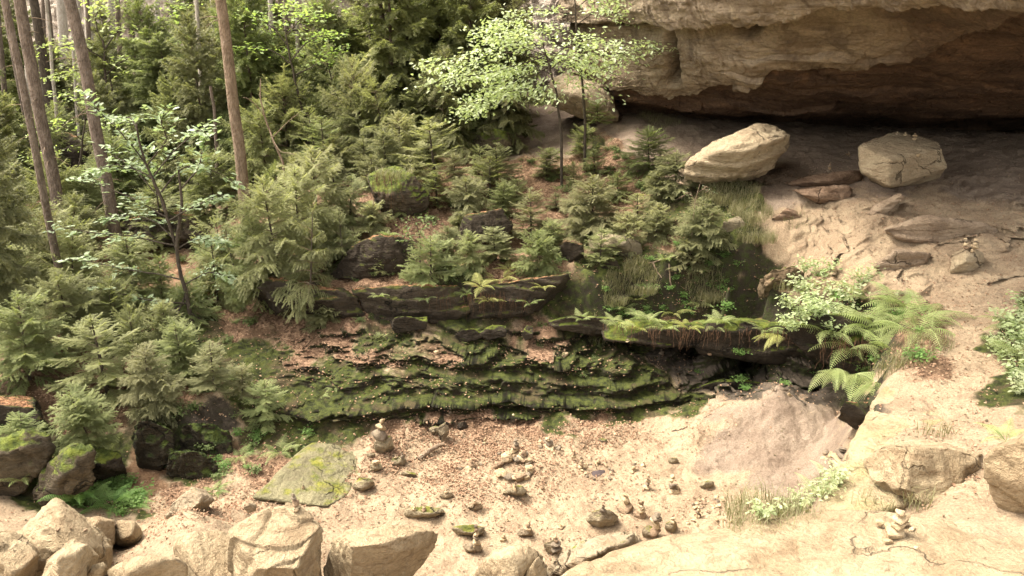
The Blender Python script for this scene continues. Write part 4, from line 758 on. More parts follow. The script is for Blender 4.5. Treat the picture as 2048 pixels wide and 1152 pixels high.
S_ = [ # key, u, base row, top row, half width, label, (distance)
 ('b3',640,480,288,88,'big bright spruce with arching boughs on the knob left of the brown boulder',None),
 ('d3',690,560,420,62,'shaggy spruce between the knob and the dark mossy boulder',14.2),
 ('b3',600,520,330,90,'second bright spruce merging with the big one on the knob',14.4),
 ('a3',520,600,430,70,'spruce whose boughs hang over the left of the dark knob',13.6),
 ('b3',560,560,350,95,'broad pale green spruce spilling over the dark rock knob',13.3),
 ('d3',620,610,400,70,'drooping dull spruce hanging over the undercut knob',12.7),
 ('b2',800,350,222,62,'left one of the pair of bright spruces above the brown mossy boulder',None),
 ('b2',872,372,236,82,'right one of the pair of bright spruces above the brown mossy boulder',None),
 ('a3',505,480,400,60,'shaggy spruce at the foot of the orange brown tall trunk',None),
 ('a1',862,560,470,62,'small fresh spruce on the fern ledge above the dark face',None),
 ('a2',1075,552,462,58,'dark green spruce at the right end of the fern ledge',None),
 ('d2',1062,480,375,52,'spruce standing between the shadowed boulder face and the flat grey slab',None),
 ('d3',1185,470,350,82,'wide dull spruce on top of the flat grey slab',None),
 ('a2',1275,450,385,45,'small dark spruce just right of the flat grey slab',None),
 ('d3',1350,390,302,62,'shaggy brownish spruce touching the large leaning boulder',None),
 ('a2',980,400,310,50,'spruce on the leafy slope below the round mossy boulder',None),
 ('d2',940,440,350,55,'dull spruce in front of the leafy slope left of centre',None),
 ('a1',985,270,218,48,'small spruce growing on the round mossy boulder by the path',None),
 ('a1',1195,245,198,34,'little round spruce before the boulder by the upper path',19.5),
 ('a1',1165,310,250,40,'small spruce at the foot of the right sapling trunk',None),
 ('d3',1400,500,395,66,'grey green spruce beside the path in front of the leaning boulder',None),
 ('d1',1375,540,470,52,'low spruce at the upper edge of the mossy bank',None),
 ('d1',650,650,598,46,'tiny flat spruce under the dark rock knob',None),
 ('a2',182,890,775,64,'dark spruce standing alone in front of the black hollow, lower left',9.2),
 ('a1',45,870,828,40,'tiny spruce on the mossy mound at the left edge',8.8),
 ('a3',60,760,590,95,'large layered spruce filling the left edge at mid height',10.6),
 ('a3',150,690,540,85,'layered spruce right of the large one at the left edge',11.6),
 ('d2',300,800,690,56,'shaded spruce above the dark green rock face',10.0),
 ('d2',430,780,680,50,'shaded spruce leaning over the right end of the dark green rock face',10.4),
 ('a2',370,760,640,60,'spruce behind the two shaded spruces over the dark green rock',10.9),
 ('d1',485,790,730,36,'small dull spruce at the edge of the leafy track',10.7),
 ('a2',240,670,560,70,'spruce under the low leaves of the left sapling',12.3),
 ('a1',390,640,560,55,'small spruce beside the foot of the left sapling',13.2),
 ('a2',330,520,360,85,'spruce directly behind the crown of the left sapling',18),
 ('a2',180,450,330,62,'spruce between the two big left trunks',20),
 ('a3',250,440,300,70,'spruce right of the second big trunk behind the sapling',22),
 ('a2',430,440,300,66,'spruce left of the orange brown tall trunk',19.5),
 ('a2',530,330,205,62,'dense dark spruce right of the orange brown tall trunk',20),
 ('e4',540,250,60,70,'mid green spruce behind the orange brown tall trunk',25),
 ('a2',650,330,230,52,'spruce right of the thin grey sapling',19.5),
 ('d3',720,300,185,62,'brownish spruce with bare lower boughs above the bright pair',20.5),
 ('a2',560,430,330,50,'spruce in shade behind the big bright spruce',17),
 ('e4',690,240,10,75,'tall spruce with pendant boughs behind the brown boulder',24),
 ('e4',870,220,-60,85,'tall broad spruce at top centre',25),
 ('e4',830,190,20,52,'slender spruce left of the broad one at top centre',27),
 ('a3',850,270,165,60,'spreading spruce just above the bright pair',21.5),
 ('f4',620,200,-20,60,'pale thin spruce against the pinkish grey cliff',30),
 ('e4',970,190,-40,60,'dark spruce left of the white leaved tree',29),
 ('e4',350,240,60,78,'broad spruce whose boughs hang over the far brown boulder',25),
 ('f4',430,190,-10,62,'tall hazy spruce left of the orange brown trunk top',29),
 ('e4',20,420,180,60,'spruce at the left edge behind the first trunks',24),
 ('f4',120,250,70,60,'hazy spruce between trunks at upper left',33),
 ('f4',220,230,70,60,'hazy spruce right of the second big trunk at upper left',34),
 ('f4',-10,640,130,95,'near spruce whose drooping boughs fill the left edge',12.2),
 ('f4',20,560,250,80,'drooping spruce behind the near one at the left edge',15),
 ('a3',110,600,500,60,'spruce at the foot of the second thin left trunk',14.5),
 ('a2',50,690,560,55,'spruce in the thicket left of the trunk foot',12.6),
 ('a2',700,440,345,50,'spruce tight against the left of the brown mossy boulder',15.6),
 ('a1',1100,350,295,42,'small dark spruce on the leafy slope below the path bend',None),
 ('a1',1235,400,345,40,'small spruce among leaves right of the wide dull one',None),
 ('d1',1310,480,420,40,'low dry looking spruce left of the slope grass',None),
 ('a1',760,700,668,30,'seedling spruce on the mossy wall left end',12.4),
 ('a3',455,560,470,60,'spruce beside the upper end of the leafy track',15.2),
]
for k, u, vb, vt, hw, lab, Y in S_: spruce_at(k, u, vb, vt, hw, lab, Y)
r_ = np.random.default_rng(5); placed = []
for lab, grp, (u0, u1, y0, y1), n in (('young spruce of the hazy thicket filling the far upper left slope', 'young spruces on the far left slope', (-60, 520, 24, 46), 26),
        ('young spruce crowding the slope below the pinkish grey cliff', 'young spruces below the pinkish cliff', (480, 1010, 20, 33), 34),
        ('low young spruce filling a gap in the greenery of the central slope', 'young spruces on the central slope', (560, 1330, 13.2, 20), 48),
        ('low spruce of the dense shaded thicket at lower left', 'thicket spruces at lower left', (-60, 500, 9.2, 13.2), 9),
        ('low shaded spruce of the undergrowth between the tall left trunks', 'undergrowth spruces on the left', (-60, 470, 13.5, 23), 24)):
    k = 0; tries = 0
    while k < n and tries < 4000:
        tries += 1; Y = math.exp(r_.uniform(math.log(y0), math.log(y1))); u = r_.uniform(u0, u1); p = T(u, 300, Y)
        uu, vv = proj(*p)
        cen = grp.endswith('central slope'); low = grp.startswith('thicket')
        if low and (vv < 640 or vv > 905 or 440 < uu and vv < 700 or 430 < uu < 520 and vv < 760): continue
        if not cen and 850 < uu and vv > 300: continue
        if cen and (vv < 290 or vv > 560 or 1020 < uu < 1300 and vv < 330 or uu > 1250 and vv > 500): continue
        if grp.startswith('under') and (200 < uu < 420 and 490 < vv < 600 or vv < 330): continue
        if any((p[0] - a[0]) ** 2 + (p[1] - a[1]) ** 2 < (.047 * Y) ** 2 for a in placed): continue
        placed.append(p); big = Y > 22 and r_.random() < .45
        h = r_.uniform(3.5, 6.5) if big else r_.uniform(1.3, 2.8) * (1 if Y > 18 else .65) * (.45 if cen else 1) * (.8 if low else 1)
        spruce(r_.choice(['e4', 'f4']) if big else r_.choice(['a2', 'a3', 'd3', 'b2'] if Y < 30 and not cen and not low else ['a2', 'd2', 'b3']), p, h, h * (.27 if big else r_.uniform(.42, .62) * (1.3 if cen else 1)), lab, grp); k += 1
# tall trunks
def tall_trunk(name, bu, bv, tu, Y, wpx, label, mat=BARK, cat='tree', group=None, twigs=26, seed=0, tv=0.0, over=3.5, top=1.0, bend=.0):
    """trunk seen from (bu, bv) to (tu, tv)"""
    r_ = np.random.default_rng(seed); g = P(bu, bv, Y); gz = float(ground_z(np.array(g[0]), np.array(g[1]))); t = P(tu, tv, Y)
    d = (t - g) / (t[2] - g[2]); b0 = g + d * (min(gz, g[2]) - .15 - g[2]); Lh = t[2] - b0[2] + over
    dep = Y * cT - (g[2] - 6) * sT; R = wpx / 2 / FPX * dep * .88
    n = 24; s_ = np.linspace(0, 1, n); p = d[None] * (s_ * Lh)[:, None]
    if bend: p[:, 0] += bend * np.sin(s_ * 3.1)
    p[:, 0] += .012 * fbm(np.stack([s_ * 4, s_ * 0 + seed, s_ * 0], -1), 2, 5) * 3; rad = R * (1.0 - .28 * s_) * top + R * .55 * np.exp(-s_ * Lh / .22)
    e = empty(name, b0, label, cat, group)
    V, F = tube(p, rad, 16); V = V + (V - V.mean(0)) * 0
    o = link('trunk', npmesh('trunk', V, F), e, [mat])
    if twigs:
        twigs = max(3, int(twigs * (.55 if Y < 25 else .3)))
        for k in range(twigs):
            s0 = r_.uniform(.15, .98); az = r_.uniform(0, 6.28); q = d * s0 * Lh; L = r_.uniform(.2, .9) * (R / .18)
            u = np.array([math.cos(az), math.sin(az), 0]); ss = np.linspace(0, 1, 6)[:, None]
            pt = q + u * (R * .8 + L * ss) + np.array([0, 0, 1.0]) * L * (-.35 * ss ** 2 + r_.uniform(-.2, .3) * ss); V, F = tube(pt, np.linspace(.014, .003, 6) * (R / .18), 4); link('dead_branch', npmesh('dead_branch', V, F), e, [TWIG])
    return e
tt = tall_trunk
tt('tall_spruce',134,522,40,18.5,27,'tall straight trunk, the thickest of the leftmost cluster, leaning slightly left',seed=1)
tt('tall_spruce',132,624,8,13.8,17,'thin tall trunk crossing in front of the thickest left one, footed lowest',seed=2,tv=0)
tt('tall_spruce',242,524,140,17.8,27,'tall trunk with a flared foot right of the leftmost cluster',seed=3)
tt('tall_spruce',497,450,440,18.0,26,'tall orange brown bare trunk, the most prominent in the picture',bark_mat('orange_bark',(0.15,0.105,0.07,1),(0.25,0.185,0.13,1)),seed=4,twigs=20)
tt('tall_spruce',99,200,68,32,22,'dark trunk standing behind the leftmost cluster',BARK_D,seed=5)
tt('tall_spruce',287,235,254,28,17,'left one of the two close background trunks',seed=6)
tt('tall_spruce',302,200,270,31,14,'right one of the two close background trunks',seed=7)
tt('tall_spruce',62,300,5,26,12,'thin faint trunk at the far left',seed=8)
tt('tall_spruce',786,165,760,23,11,'dark slender trunk at top centre',BARK_D,seed=9)
tt('tall_spruce',812,110,818,23.5,7,'thin dark pole at top centre beside the slender trunk',BARK_D,seed=10)
tt('tall_spruce',745,140,738,24,6,'thin pole left of the slender trunk at top centre',BARK_D,seed=11)
tt('tall_spruce',431,285,424,21,9,'short reddish dead stem left of the orange brown trunk',seed=12,tv=180,over=.1)
for k, (u, w_, du) in enumerate([(130,22,-8),(160,14,-5),(182,24,-6),(205,26,-5),(226,16,-4),(345,14,-2),(372,12,-2),(400,16,-1),(318,12,-3),(500,12,0),(530,10,1)]):
    tt('beech_tree',u,110,u+du,44-(k%3)*1.5,w_,unique('pale grey far trunk', u, 90) or 'pale grey background trunk in the hazy stand at upper left',BARK_P,group='pale trunks at upper left',twigs=4,seed=30+k)
r_ = np.random.default_rng(44)
for k in range(22):
    u = r_.uniform(-20, 600); Y = r_.uniform(23, 38); tt('thin_tree', u, 150, u + (u - 1024) * .012 * r_.uniform(.6, 1.2), Y, r_.uniform(6, 13), unique('thin grey brown trunk', u, 100) or 'thin grey brown trunk standing among the far left spruces', BARK if k % 2 else BARK_P, group='thin background trunks at left', twigs=10, seed=60 + k)
# ------------------------------------------------------------------ leafy saplings
def leaves_on(acc, pts, dirs, n, size, r_, flat=.25, spread=.12):
    """n leaves scattered along pts (m,3) with twig directions dirs"""
    i = r_.integers(0, len(pts), n); b0 = pts[i] + r_.normal(0, spread, (n, 3)) * np.array([1, 1, .3])
    az = r_.uniform(0, 6.283, n); d = unit(dirs[i] * .8 + np.stack([np.cos(az), np.sin(az), r_.normal(-.15, flat, n)], 1)); L = size * r_.uniform(.65, 1.2, (n, 1))
    up = unit(np.stack([r_.normal(0, flat, n), r_.normal(0, flat, n), np.ones(n)], 1)); s_ = unit(np.cross(d, up)); up = np.cross(s_, d)
    W = L * .27
    V = np.stack([b0, b0 + d * L * .3 - s_ * W + up * L * .05, b0 + d * L * .7 - s_ * W * .8 + up * L * .03, b0 + d * L - up * L * .06, b0 + d * L * .7 + s_ * W * .8 + up * L * .03, b0 + d * L * .3 + s_ * W + up * L * .05], 1).reshape(-1, 3)
    k = np.arange(n)[:, None] * 6
    acc.add(V, np.concatenate([k + [0, 1, 2, 3], k + [0, 3, 4, 5]], 0))
def sapling(name, label, trunks, Y, limbs, size, per, lmat, bmat, wpx=8, cat='tree', seed=0, spread=.14, flat=.25, twl=.45):
    r_ = np.random.default_rng(seed); b0 = P(*trunks[0][0], Y); gz = float(ground_z(np.array(b0[0]), np.array(b0[1]))); b0[2] = min(b0[2], gz + .02)
    dep = Y * cT - (b0[2] - 6) * sT; px = dep / FPX; e = empty(name, b0, label, cat); w_, lf = Acc(), Acc()
    def poly(pts, n, dY=0.0):
        K = np.array([P(u, v, Y + dy) for (u, v), dy in zip(pts, np.linspace(0, dY, len(pts)))]); Kc = catmull(K, np.linspace(0, len(K) - 1, n)); return Kc + fbm(Kc * 3, 2, seed)[:, None] * .02
    for t in trunks:
        p = poly(t, 16); 
        if t is trunks[0]: p[0] = b0 - [0, 0, .1]
        w_.add(*tube(p - b0, np.linspace(wpx / 2, wpx / 6, 16) * px, 7))
    bw = Acc()
    for l in limbs:
        p = poly(l, 12, r_.uniform(-1.0, 1.0)); bw.add(*tube(p - b0, np.linspace(wpx / 5, wpx / 14, 12) * px, 4)); d = unit(np.gradient(p, axis=0))
        if not per: continue
        pts, ds = [p[4:]], [d[4:]]
        for q in range(9):
            i = int(r_.integers(3, 12)); sg = r_.choice([-1, 1]); dd = unit(d[i] * .7 + sg * np.cross(d[i], [0, 0, 1]) * r_.uniform(.3, 1.0) + [0, 0, r_.normal(0, .1)]); Lt = twl * r_.uniform(.4, 1)
            tp = p[i] + dd * Lt * np.linspace(0, 1, 7)[:, None] + np.array([0, 0, -.12]) * Lt * np.linspace(0, 1, 7)[:, None] ** 2; bw.add(*tube(tp - b0, np.linspace(.006, .002, 7), 3)); pts.append(tp[2:]); ds.append(np.repeat(dd[None], 5, 0))
        leaves_on(lf, np.concatenate(pts) - b0, np.concatenate(ds), per, size, r_, flat, spread)
    link('trunk', w_.mesh('trunk'), e, [bmat]); link('branches', bw.mesh('branches'), e, [bmat])
    if lf.n: link('crown', lf.mesh('crown', False), e, [lmat])
    return e
sapling('leafy_sapling', 'leafy sapling with flat layers of pale green leaves on a thin black stem, left', [[(387,650),(368,580),(352,495),(326,405),(292,325),(272,250)],[(352,495),(362,420),(356,340)]], 12.9,
 [[(352,492),(250,472),(122,455)],[(352,500),(400,476),(446,492)],[(338,435),(270,398),(192,366)],[(340,440),(390,412),(432,396)],[(326,402),(262,335),(212,296)],[(322,385),(372,335),(452,352)],[(300,340),(250,272),(188,206)],
  [(310,350),(350,300),(412,250)],[(362,560),(262,538),(150,520)],[(366,572),(420,546),(472,562)],[(376,605),(300,640),(232,652)],[(380,622),(420,646),(440,662)],[(282,292),(262,240),(226,236)],[(376,610),(300,600),(180,572)],
  [(360,380),(400,330),(405,290)],[(330,420),(300,350),(285,300)],[(350,480),(300,440),(240,430)],[(295,330),(330,280),(320,230)],[(370,590),(330,680),(300,704)],[(310,360),(240,330),(200,340)]], .125, 85, LEAF, BARK_D, 9, seed=301, spread=.06, flat=.15)
Wl = [[(1100,135),(1050,150),(960,205),(935,218)],[(1095,120),(1020,105),(950,115),(880,128)],[(1100,130),(1040,170),(985,190)],[(1098,118),(1050,75),(985,82)],[(1090,112),(1000,140),(900,160)],[(1100,125),(1080,170),(1010,185)],
 [(1092,110),(1040,90),(1000,60)],[(1105,150),(1060,130),(990,150)],[(1100,140),(1130,120),(1160,150)],[(1098,125),(1140,90),(1180,110)]]
sapling('beech_sapling', 'slim beech with a shining whitish green crown above the upper path, left of two', [[(1125,302),(1120,240),(1112,185),(1092,112),(1085,80)]], 18.6, Wl, .115, 330, LEAF_W, BARK_D, 6, seed=302, spread=.26, flat=.4, twl=.9)
sapling('beech_sapling', 'slim beech with glossy leaves reaching the cliff, right of two by the upper path', [[(1172,252),(1165,180),(1156,90),(1150,10),(1145,-60)]], 19.6,
 [[(1156,95),(1210,85),(1290,90)],[(1158,110),(1215,110),(1280,100)],[(1155,70),(1100,55),(1040,70)],[(1152,50),(1200,20),(1240,30)],[(1150,30),(1080,20),(1020,40)],[(1158,105),(1200,140),(1240,120)],[(1150,20),(1190,-10),(1230,0)],[(1157,100),(1130,110),(1090,100)]], .115, 190, LEAF_W, BARK_D, 6, seed=303, spread=.24, flat=.4, twl=.8)
sapling('beech_sapling', 'thin grey stemmed sapling with light green leaves above the moss capped boulder', [[(618,292),(603,220),(582,120),(570,60)]], 21.5,
 [[(585,130),(540,100),(500,95)],[(583,120),(620,80),(660,70)],[(578,95),(550,60),(520,40)],[(590,150),(630,130),(660,110)],[(575,70),(600,40),(620,30)]], .13, 110, LEAF_Y, BARK_D, 7, seed=304, spread=.25, twl=.8)
sapling('leaning_tree', 'dark crooked tree leaning left with fresh green leaves against the pinkish cliff', [[(762,178),(722,132),(692,85),(645,62),(560,60)],[(722,132),(716,90),(700,60)]], 25,
 [[(690,85),(640,40),(590,10)],[(700,95),(660,90),(620,100)],[(645,62),(610,30),(560,20)],[(716,90),(740,50),(770,30)]], .16, 110, LEAF_Y, BARK_D, 9, seed=305, spread=.3, twl=.9)
sapling('bare_sapling', 'bare curved grey sapling in front of the dense dark spruce', [[(567,335),(545,275),(524,215),(520,158)]], 17, [[(545,275),(580,240),(600,225)],[(530,235),(500,200),(485,195)],[(540,262),(560,300),(590,310)]], .1, 0, LEAF, TWIG, 5, seed=306)
sapling('young_beech', 'young beech with yellowish leaves between the tall trunks at upper left', [[(215,235),(212,150),(205,80)]], 26, [[(213,160),(170,140),(120,150)],[(212,150),(250,120),(290,130)],[(210,120),(160,90),(120,95)],[(208,100),(240,60),(270,60)],[(206,90),(190,40),(200,20)]], .16, 120, LEAF_Y, BARK_D, 7, seed=307, spread=.32, twl=1)
sapling('young_beech', 'small yellow leaved beech right of the two close background trunks', [[(330,190),(325,120),(320,60)]], 28, [[(325,130),(290,100),(270,110)],[(324,115),(350,80),(380,80)],[(321,80),(330,40),(350,20)]], .16, 90, LEAF_Y, BARK_D, 6, seed=308, spread=.3, twl=.9)
sapling('young_beech', 'pale leaved shrub at the foot of the leftmost cluster of trunks', [[(160,330),(165,280),(170,230)]], 21, [[(165,280),(120,250),(90,255)],[(166,265),(210,250),(240,245)],[(168,240),(150,200),(130,190)],[(165,290),(120,300),(80,310)]], .12, 85, LEAF_Y, BARK_D, 5, seed=309, spread=.2, twl=.7)
sapling('leafy_shoot', 'slender shoot with small bright leaves left of the dark rock knob', [[(482,600),(470,550),(455,490),(450,460)]], 13.8, [[(470,550),(440,530),(420,535)],[(462,520),(490,500),(500,505)],[(455,490),(430,475),(415,480)],[(476,575),(450,565),(440,575)]], .06, 60, LEAF, BARK_D, 3, seed=310, spread=.08, twl=.3, cat='shrub')
sapling('leafy_shoot', 'dark glossy creeper with small leaves climbing beside the mossy brown boulder', [[(842,520),(838,480),(832,445)]], 13.6, [[(838,490),(815,470),(812,440)],[(836,470),(850,450),(846,435)],[(840,505),(822,500),(810,510)]], .07, 70, HERB, BARK_D, 3, seed=311, spread=.08, twl=.25, cat='shrub')
sapling('leafy_shoot', 'wiry white flowered stem rising from the grass by the large leaning boulder', [[(1385,450),(1392,400),(1400,365)]], 14.4, [[(1392,400),(1380,385),(1370,388)],[(1396,385),(1412,375),(1418,380)]], .04, 14, LEAF, TWIG, 2, seed=312, spread=.08, twl=.2, cat='plant')
# ------------------------------------------------------------------ ferns
def frond_mesh(L, r_, arch, mat, Wd=.27, droop=1.0):
    a = Acc(); n = 24; s_ = np.linspace(0, 1, n); el = math.radians(50) - s_ * math.radians(78) * droop * arch; ds = L / n
    x = np.cumsum(np.cos(el)) * ds; z = np.cumsum(np.sin(el)) * ds; p = np.stack([x, .03 * np.sin(s_ * 5) * L, z], 1); a.add(*tube(p, np.linspace(.005, .0015, n) * (L / .6 + .3), 3))
    B, D, S2, Ls = [], [], [], []
    for i in range(3, n):
        s0 = s_[i]; l = L * Wd * (min(1, (s0 - .1) / .16) * (1 - s0) ** .85 * 1.15) + .006; t = unit(p[i] - p[i - 1])
        for sg in (-1, 1):
            dd = unit(np.array([0, sg, 0]) + t * .38 + np.array([0, 0, -.12 + r_.normal(0, .05)])); nn = np.cross(dd, t); m = max(2, int(l / (.022 * (L / .6))))
            ww = L / n * .20; qa = p[i] - t * ww; qb = p[i] + t * ww; a.add(np.array([qa, qb, p[i] + dd * l * .6 + t * ww * .7 + [0, 0, -.13 * l], p[i] + dd * l * .6 - t * ww * .7 + [0, 0, -.13 * l], p[i] + dd * l + [0, 0, -.35 * l]]), np.array([[0, 1, 2, 3]])); a.add(np.array([p[i] + dd * l * .6 + t * ww * .7 + [0, 0, -.13 * l], p[i] + dd * l + [0, 0, -.35 * l], p[i] + dd * l * .6 - t * ww * .7 + [0, 0, -.13 * l]]), np.array([[0, 1, 2]]))
            for q in range(m):
                f = (q + .5) / m; w_ = l * .085 * (1 - f) ** .7 + .005
                for g2 in (-1, 1):
                    B.append(p[i] + dd * l * f + np.array([0, 0, -.35]) * l * f * f); D.append(unit(t * g2 * 1.0 + dd * .55)); S2.append(dd); Ls.append(w_)
    B, D, S2, Ls = map(np.array, (B, D, S2, Ls)); W = np.maximum(.006, Ls * .0 + L * .0125)
    V = np.stack([B - S2 * W[:, None], B + S2 * W[:, None], B + D * Ls[:, None]], 1).reshape(-1, 3); a.add(V, np.arange(len(V)).reshape(-1, 3))
    m = a.mesh('frond', False); m.materials.append(mat); return m
FR = {}
for key, mat in (('g', FERN), ('y', FERN_Y), ('f', FERN_G), ('p', HERB_P), ('d', HERB)):
    FR[key] = [frond_mesh(.8, np.random.default_rng(400 + i), (.75, .95, 1.1)[i], mat) for i in range(3)]
def fern(key, u, v, L, n, label, Y=None, group=None, az=None, spr=3.14, lift=0.0, seed=0):
    r_ = np.random.default_rng(int(u * 7 + v)); p = HIT(u, v) if Y is None else P(u, v, Y); e = empty('fern', p - np.array([0, 0, .02]), label, 'fern', group)
    a0 = r_.uniform(0, 6.28) if az is None else az
    for i in range(n):
        o = bpy.data.objects.new('frond', FR[key][int(r_.integers(0, 3))]); C.objects.link(o); o.parent = e; sc = L / .8 * r_.uniform(.7, 1.15)
        an = a0 + (i / n * 6.283 if az is None else r_.uniform(-spr, spr)) + r_.normal(0, .15); o.rotation_euler = (r_.normal(0, .12), lift + r_.normal(0, .1), an); o.scale = (sc, sc, sc)
    return e
for a in [('g',1725,655,.8,8,'fern tucked between the lowest and the largest fern on the bank'),('p',1790,590,.6,8,'pale fern at the upper edge of the fern bank beside bare sand'),('g',1835,665,.75,8,'fern low on the right side of the bank'),('g',1655,670,.7,8,'fern at the left of the bank under the pale herbs'),('g',1770,700,.7,8,'fern in the middle of the bank below the largest one'),('g',1700,700,.75,11,'large fern lowest on the root covered bank, fronds spread flat'),('g',1762,660,.85,12,'largest fern in the middle of the bank above the dark hollow'),('g',1815,620,.78,11,'large fern at the top right of the bank beside the sandy slope'),
 ('p',1690,640,.75,8,'pale fern among the white flowering herbs'),('g',1855,640,.7,7,'fern hanging over the sandy slope at the right side of the bank'),('g',1740,600,.65,9,'fern at the top left of the bank')]: fern(*a)
for u, v, Y, L, az, lab in [(1670,735,10.2,.62,-1.9,'long fern hanging down in front of the dark hollow, left one'),(1712,745,9.9,.7,-1.7,'long fern hanging down in front of the dark hollow, middle one'),(1748,765,9.4,.7,-1.8,'short fern hanging over the edge of the yellowish bedrock hump'),
 (1560,668,11.6,.5,-2.2,'pale fern reaching out left over the overhanging lip')]: fern('g' if v > 700 else 'y', u, v, L, 6, lab, Y=Y, az=az, spr=.7, lift=.45)
for i, (k, u, v, L, lab) in enumerate([('y',960,575,.5,'yellow green fern on the ledge front edge, left of three'),('y',1000,560,.52,'yellow green fern at the middle of the fern ledge'),('y',975,600,.42,'yellow fern hanging over the dark face of the fern ledge'),('y',1020,540,.4,'yellow green fern under the dark green ledge spruce'),
 ('y',905,465,.35,'small yellow fern in the hollow right of the creeper'),('g',780,468,.32,'small pale fern below the mossy brown boulder'),
 ('g',1232,650,.4,'fern drooping over the very left end of the lip'),('y',1275,655,.42,'yellowish fern hanging over the lip above the first roots'),('g',1325,655,.42,'fern hanging over the lip above the left niche cairn'),('y',1378,656,.38,'pale small fern on the lip between the two niche cairns'),('g',1425,660,.42,'fern hanging over the lip above the right niche cairn'),('g',1475,655,.36,'small fern near the right end of the root fringe'),('g',1530,662,.4,'fern on the lip left of the pale reaching fern'),('g',1160,640,.35,'fern on the bright moss at the left end of the lip'),
 ('g',935,590,.34,'fern clinging to the edge of the dark ledge face'),('d',850,596,.3,'dark fern at the left part of the ledge edge'),('y',1085,572,.34,'yellowish fern at the right end of the ledge edge'),('g',760,590,.3,'small fern at the left end of the dark ledge face'),
 ('g',1245,620,.45,'fern at the left end of the overhang top, beside bright moss'),('g',1300,640,.5,'fern bending over the lip above the hanging roots'),('y',1345,628,.45,'pale fern in the middle of the overhang top'),('g',1400,610,.4,'fern behind the lip near the dry sticks'),('g',1440,640,.38,'small fern at the right part of the lip'),('y',1270,600,.35,'pale fern below the grass tuft on the mossy bank'),
 ('f',180,1015,.5,'bright green fern left of the lower fern group'),('f',225,1010,.55,'bright green fern in the centre of the lower left fern group'),('f',265,1015,.42,'bright green fern at the right of the lower left fern group'),('f',150,990,.4,'green fern behind the triangular pale boulder'),('f',205,985,.45,'green fern at the back of the lower left fern group'),
 ('g',560,905,.4,'fern above the left edge of the grey green wedge'),('g',480,915,.42,'fern at the foot of the leafy bank lower left'),('g',590,890,.3,'small fern right above the grey green wedge'),('f',430,985,.3,'low fern behind the leaning grey tan boulder'),
 ('g',670,775,.28,'small fern on the mossy wall left end, upper'),('g',640,795,.25,'small fern on the mossy wall left end, lower'),('g',2035,660,.6,'fern at the right edge below the sandy slope, upper'),('g',2050,720,.55,'fern at the right edge, middle'),('g',2010,880,.35,'small fern at the right edge beside the overhanging boulder'),
 ('p',1640,985,.35,'pale fern at the left foot of the yellowish bedrock hump'),('p',1590,1010,.35,'pale fern behind the foreground ledge, right of the grass'),('p',1665,960,.3,'pale fern highest of those along the bedrock hump'),('y',30,842,.4,'brownish bracken over the dark rock at the left edge'),
 ('g',40,960,.35,'fern between the mossy mounds at the left edge'),('g',1120,380,.35,'fern on the leafy slope under the path bend'),('y',1290,395,.35,'fern between the wide dull spruce and the shaggy brownish one'),('g',1000,330,.35,'dark fern beside the round mossy boulder'),
 ('g',1330,520,.35,'fern on the upper mossy bank'),('g',1060,610,.3,'fern below the dark green ledge spruce'),('g',860,540,.35,'dark fern beside the small fresh ledge spruce')]):
    fern(k, u, v, L, 7, lab)
# ------------------------------------------------------------------ herbs
def herb_mesh(n, R, size, mat, seed, h=.3):
    r_ = np.random.default_rng(seed); a = Acc(); k = 14
    pts = []
    for i in range(k):
        az = r_.uniform(0, 6.28); rr = R * r_.uniform(.1, .8); hh = h * r_.uniform(.5, 1.1); s_ = np.linspace(0, 1, 5)[:, None]
        p = np.array([math.cos(az) * rr, math.sin(az) * rr, 0]) * s_ + np.array([0, 0, hh]) * s_ ** .7; a.add(*tube(p, np.linspace(.004, .002, 5), 3)); pts.append(p[1:])
    pts = np.concatenate(pts); leaves_on(a, pts, pts * 0, n, size, r_, .35, R * .16); m = a.mesh('leafy_herb', False); m.materials.append(mat); return m
HM = {'p': [herb_mesh(170, .38, .075, HERB_P, 500 + i, .35) for i in range(2)], 'd': [herb_mesh(150, .3, .055, HERB, 510 + i, .16) for i in range(2)], 'g': [herb_mesh(150, .3, .055, FERN_G, 520 + i, .2) for i in range(2)]}
def herb(k, u, v, sc, label, group=None, Y=None):
    p = HIT(u, v) if Y is None else P(u, v, Y); label = (unique({'p': 'pale herb', 'd': 'low dark herb', 'g': 'fresh green herb'}[k], u, v) or label) if group else label; o = bpy.data.objects.new('leafy_herb', HM[k][nh[0] % 2]); nh[0] += 1; C.objects.link(o); o.location = p; o.scale = (sc, sc, sc); o.rotation_euler = (0, 0, nh[0] * 1.3); return tag(o, label, 'plant', group)
nh = [0]
for u, v, sc in [(1600,590,1),(1640,560,1),(1660,600,1.1),(1600,640,1),(1640,640,1.1),(1680,650,1),(1570,620,.8),(1620,610,1),(1700,610,1),(1665,680,.9),(1580,665,.8),(1720,570,.9),(1610,545,.8)]: herb('p', u, v, sc, 'pale leafy herb of the dense patch left of the big ferns on the bank', 'pale herbs beside the big ferns')
for u, v, sc in [(2010,660,.8),(2040,690,1),(2000,720,.7),(2030,760,.8),(2045,640,.9),(1995,700,.6),(2040,790,.7)]: herb('p', u, v, sc, 'leafy herb of the patch at the right edge beside the sandy slope', 'herbs at the right edge')
for u, v, sc in [(1480,760,.7),(1490,780,.6),(1395,750,.5),(1420,745,.5),(1570,770,.5),(1480,712,.7)]: herb('g', u, v, sc, 'small herb rooted in the shaded layered wall under the overhang', 'herbs on the shaded wall')
for u, v, sc in [(1640,1000,.6),(1600,1020,.6),(1560,1030,.5),(1670,970,.6),(1520,1035,.5),(1620,1015,.6)]: herb('p', u, v, sc, 'pale herb in the strip behind the foreground ledge', 'pale herbs behind the foreground ledge')
r_ = np.random.default_rng(77)
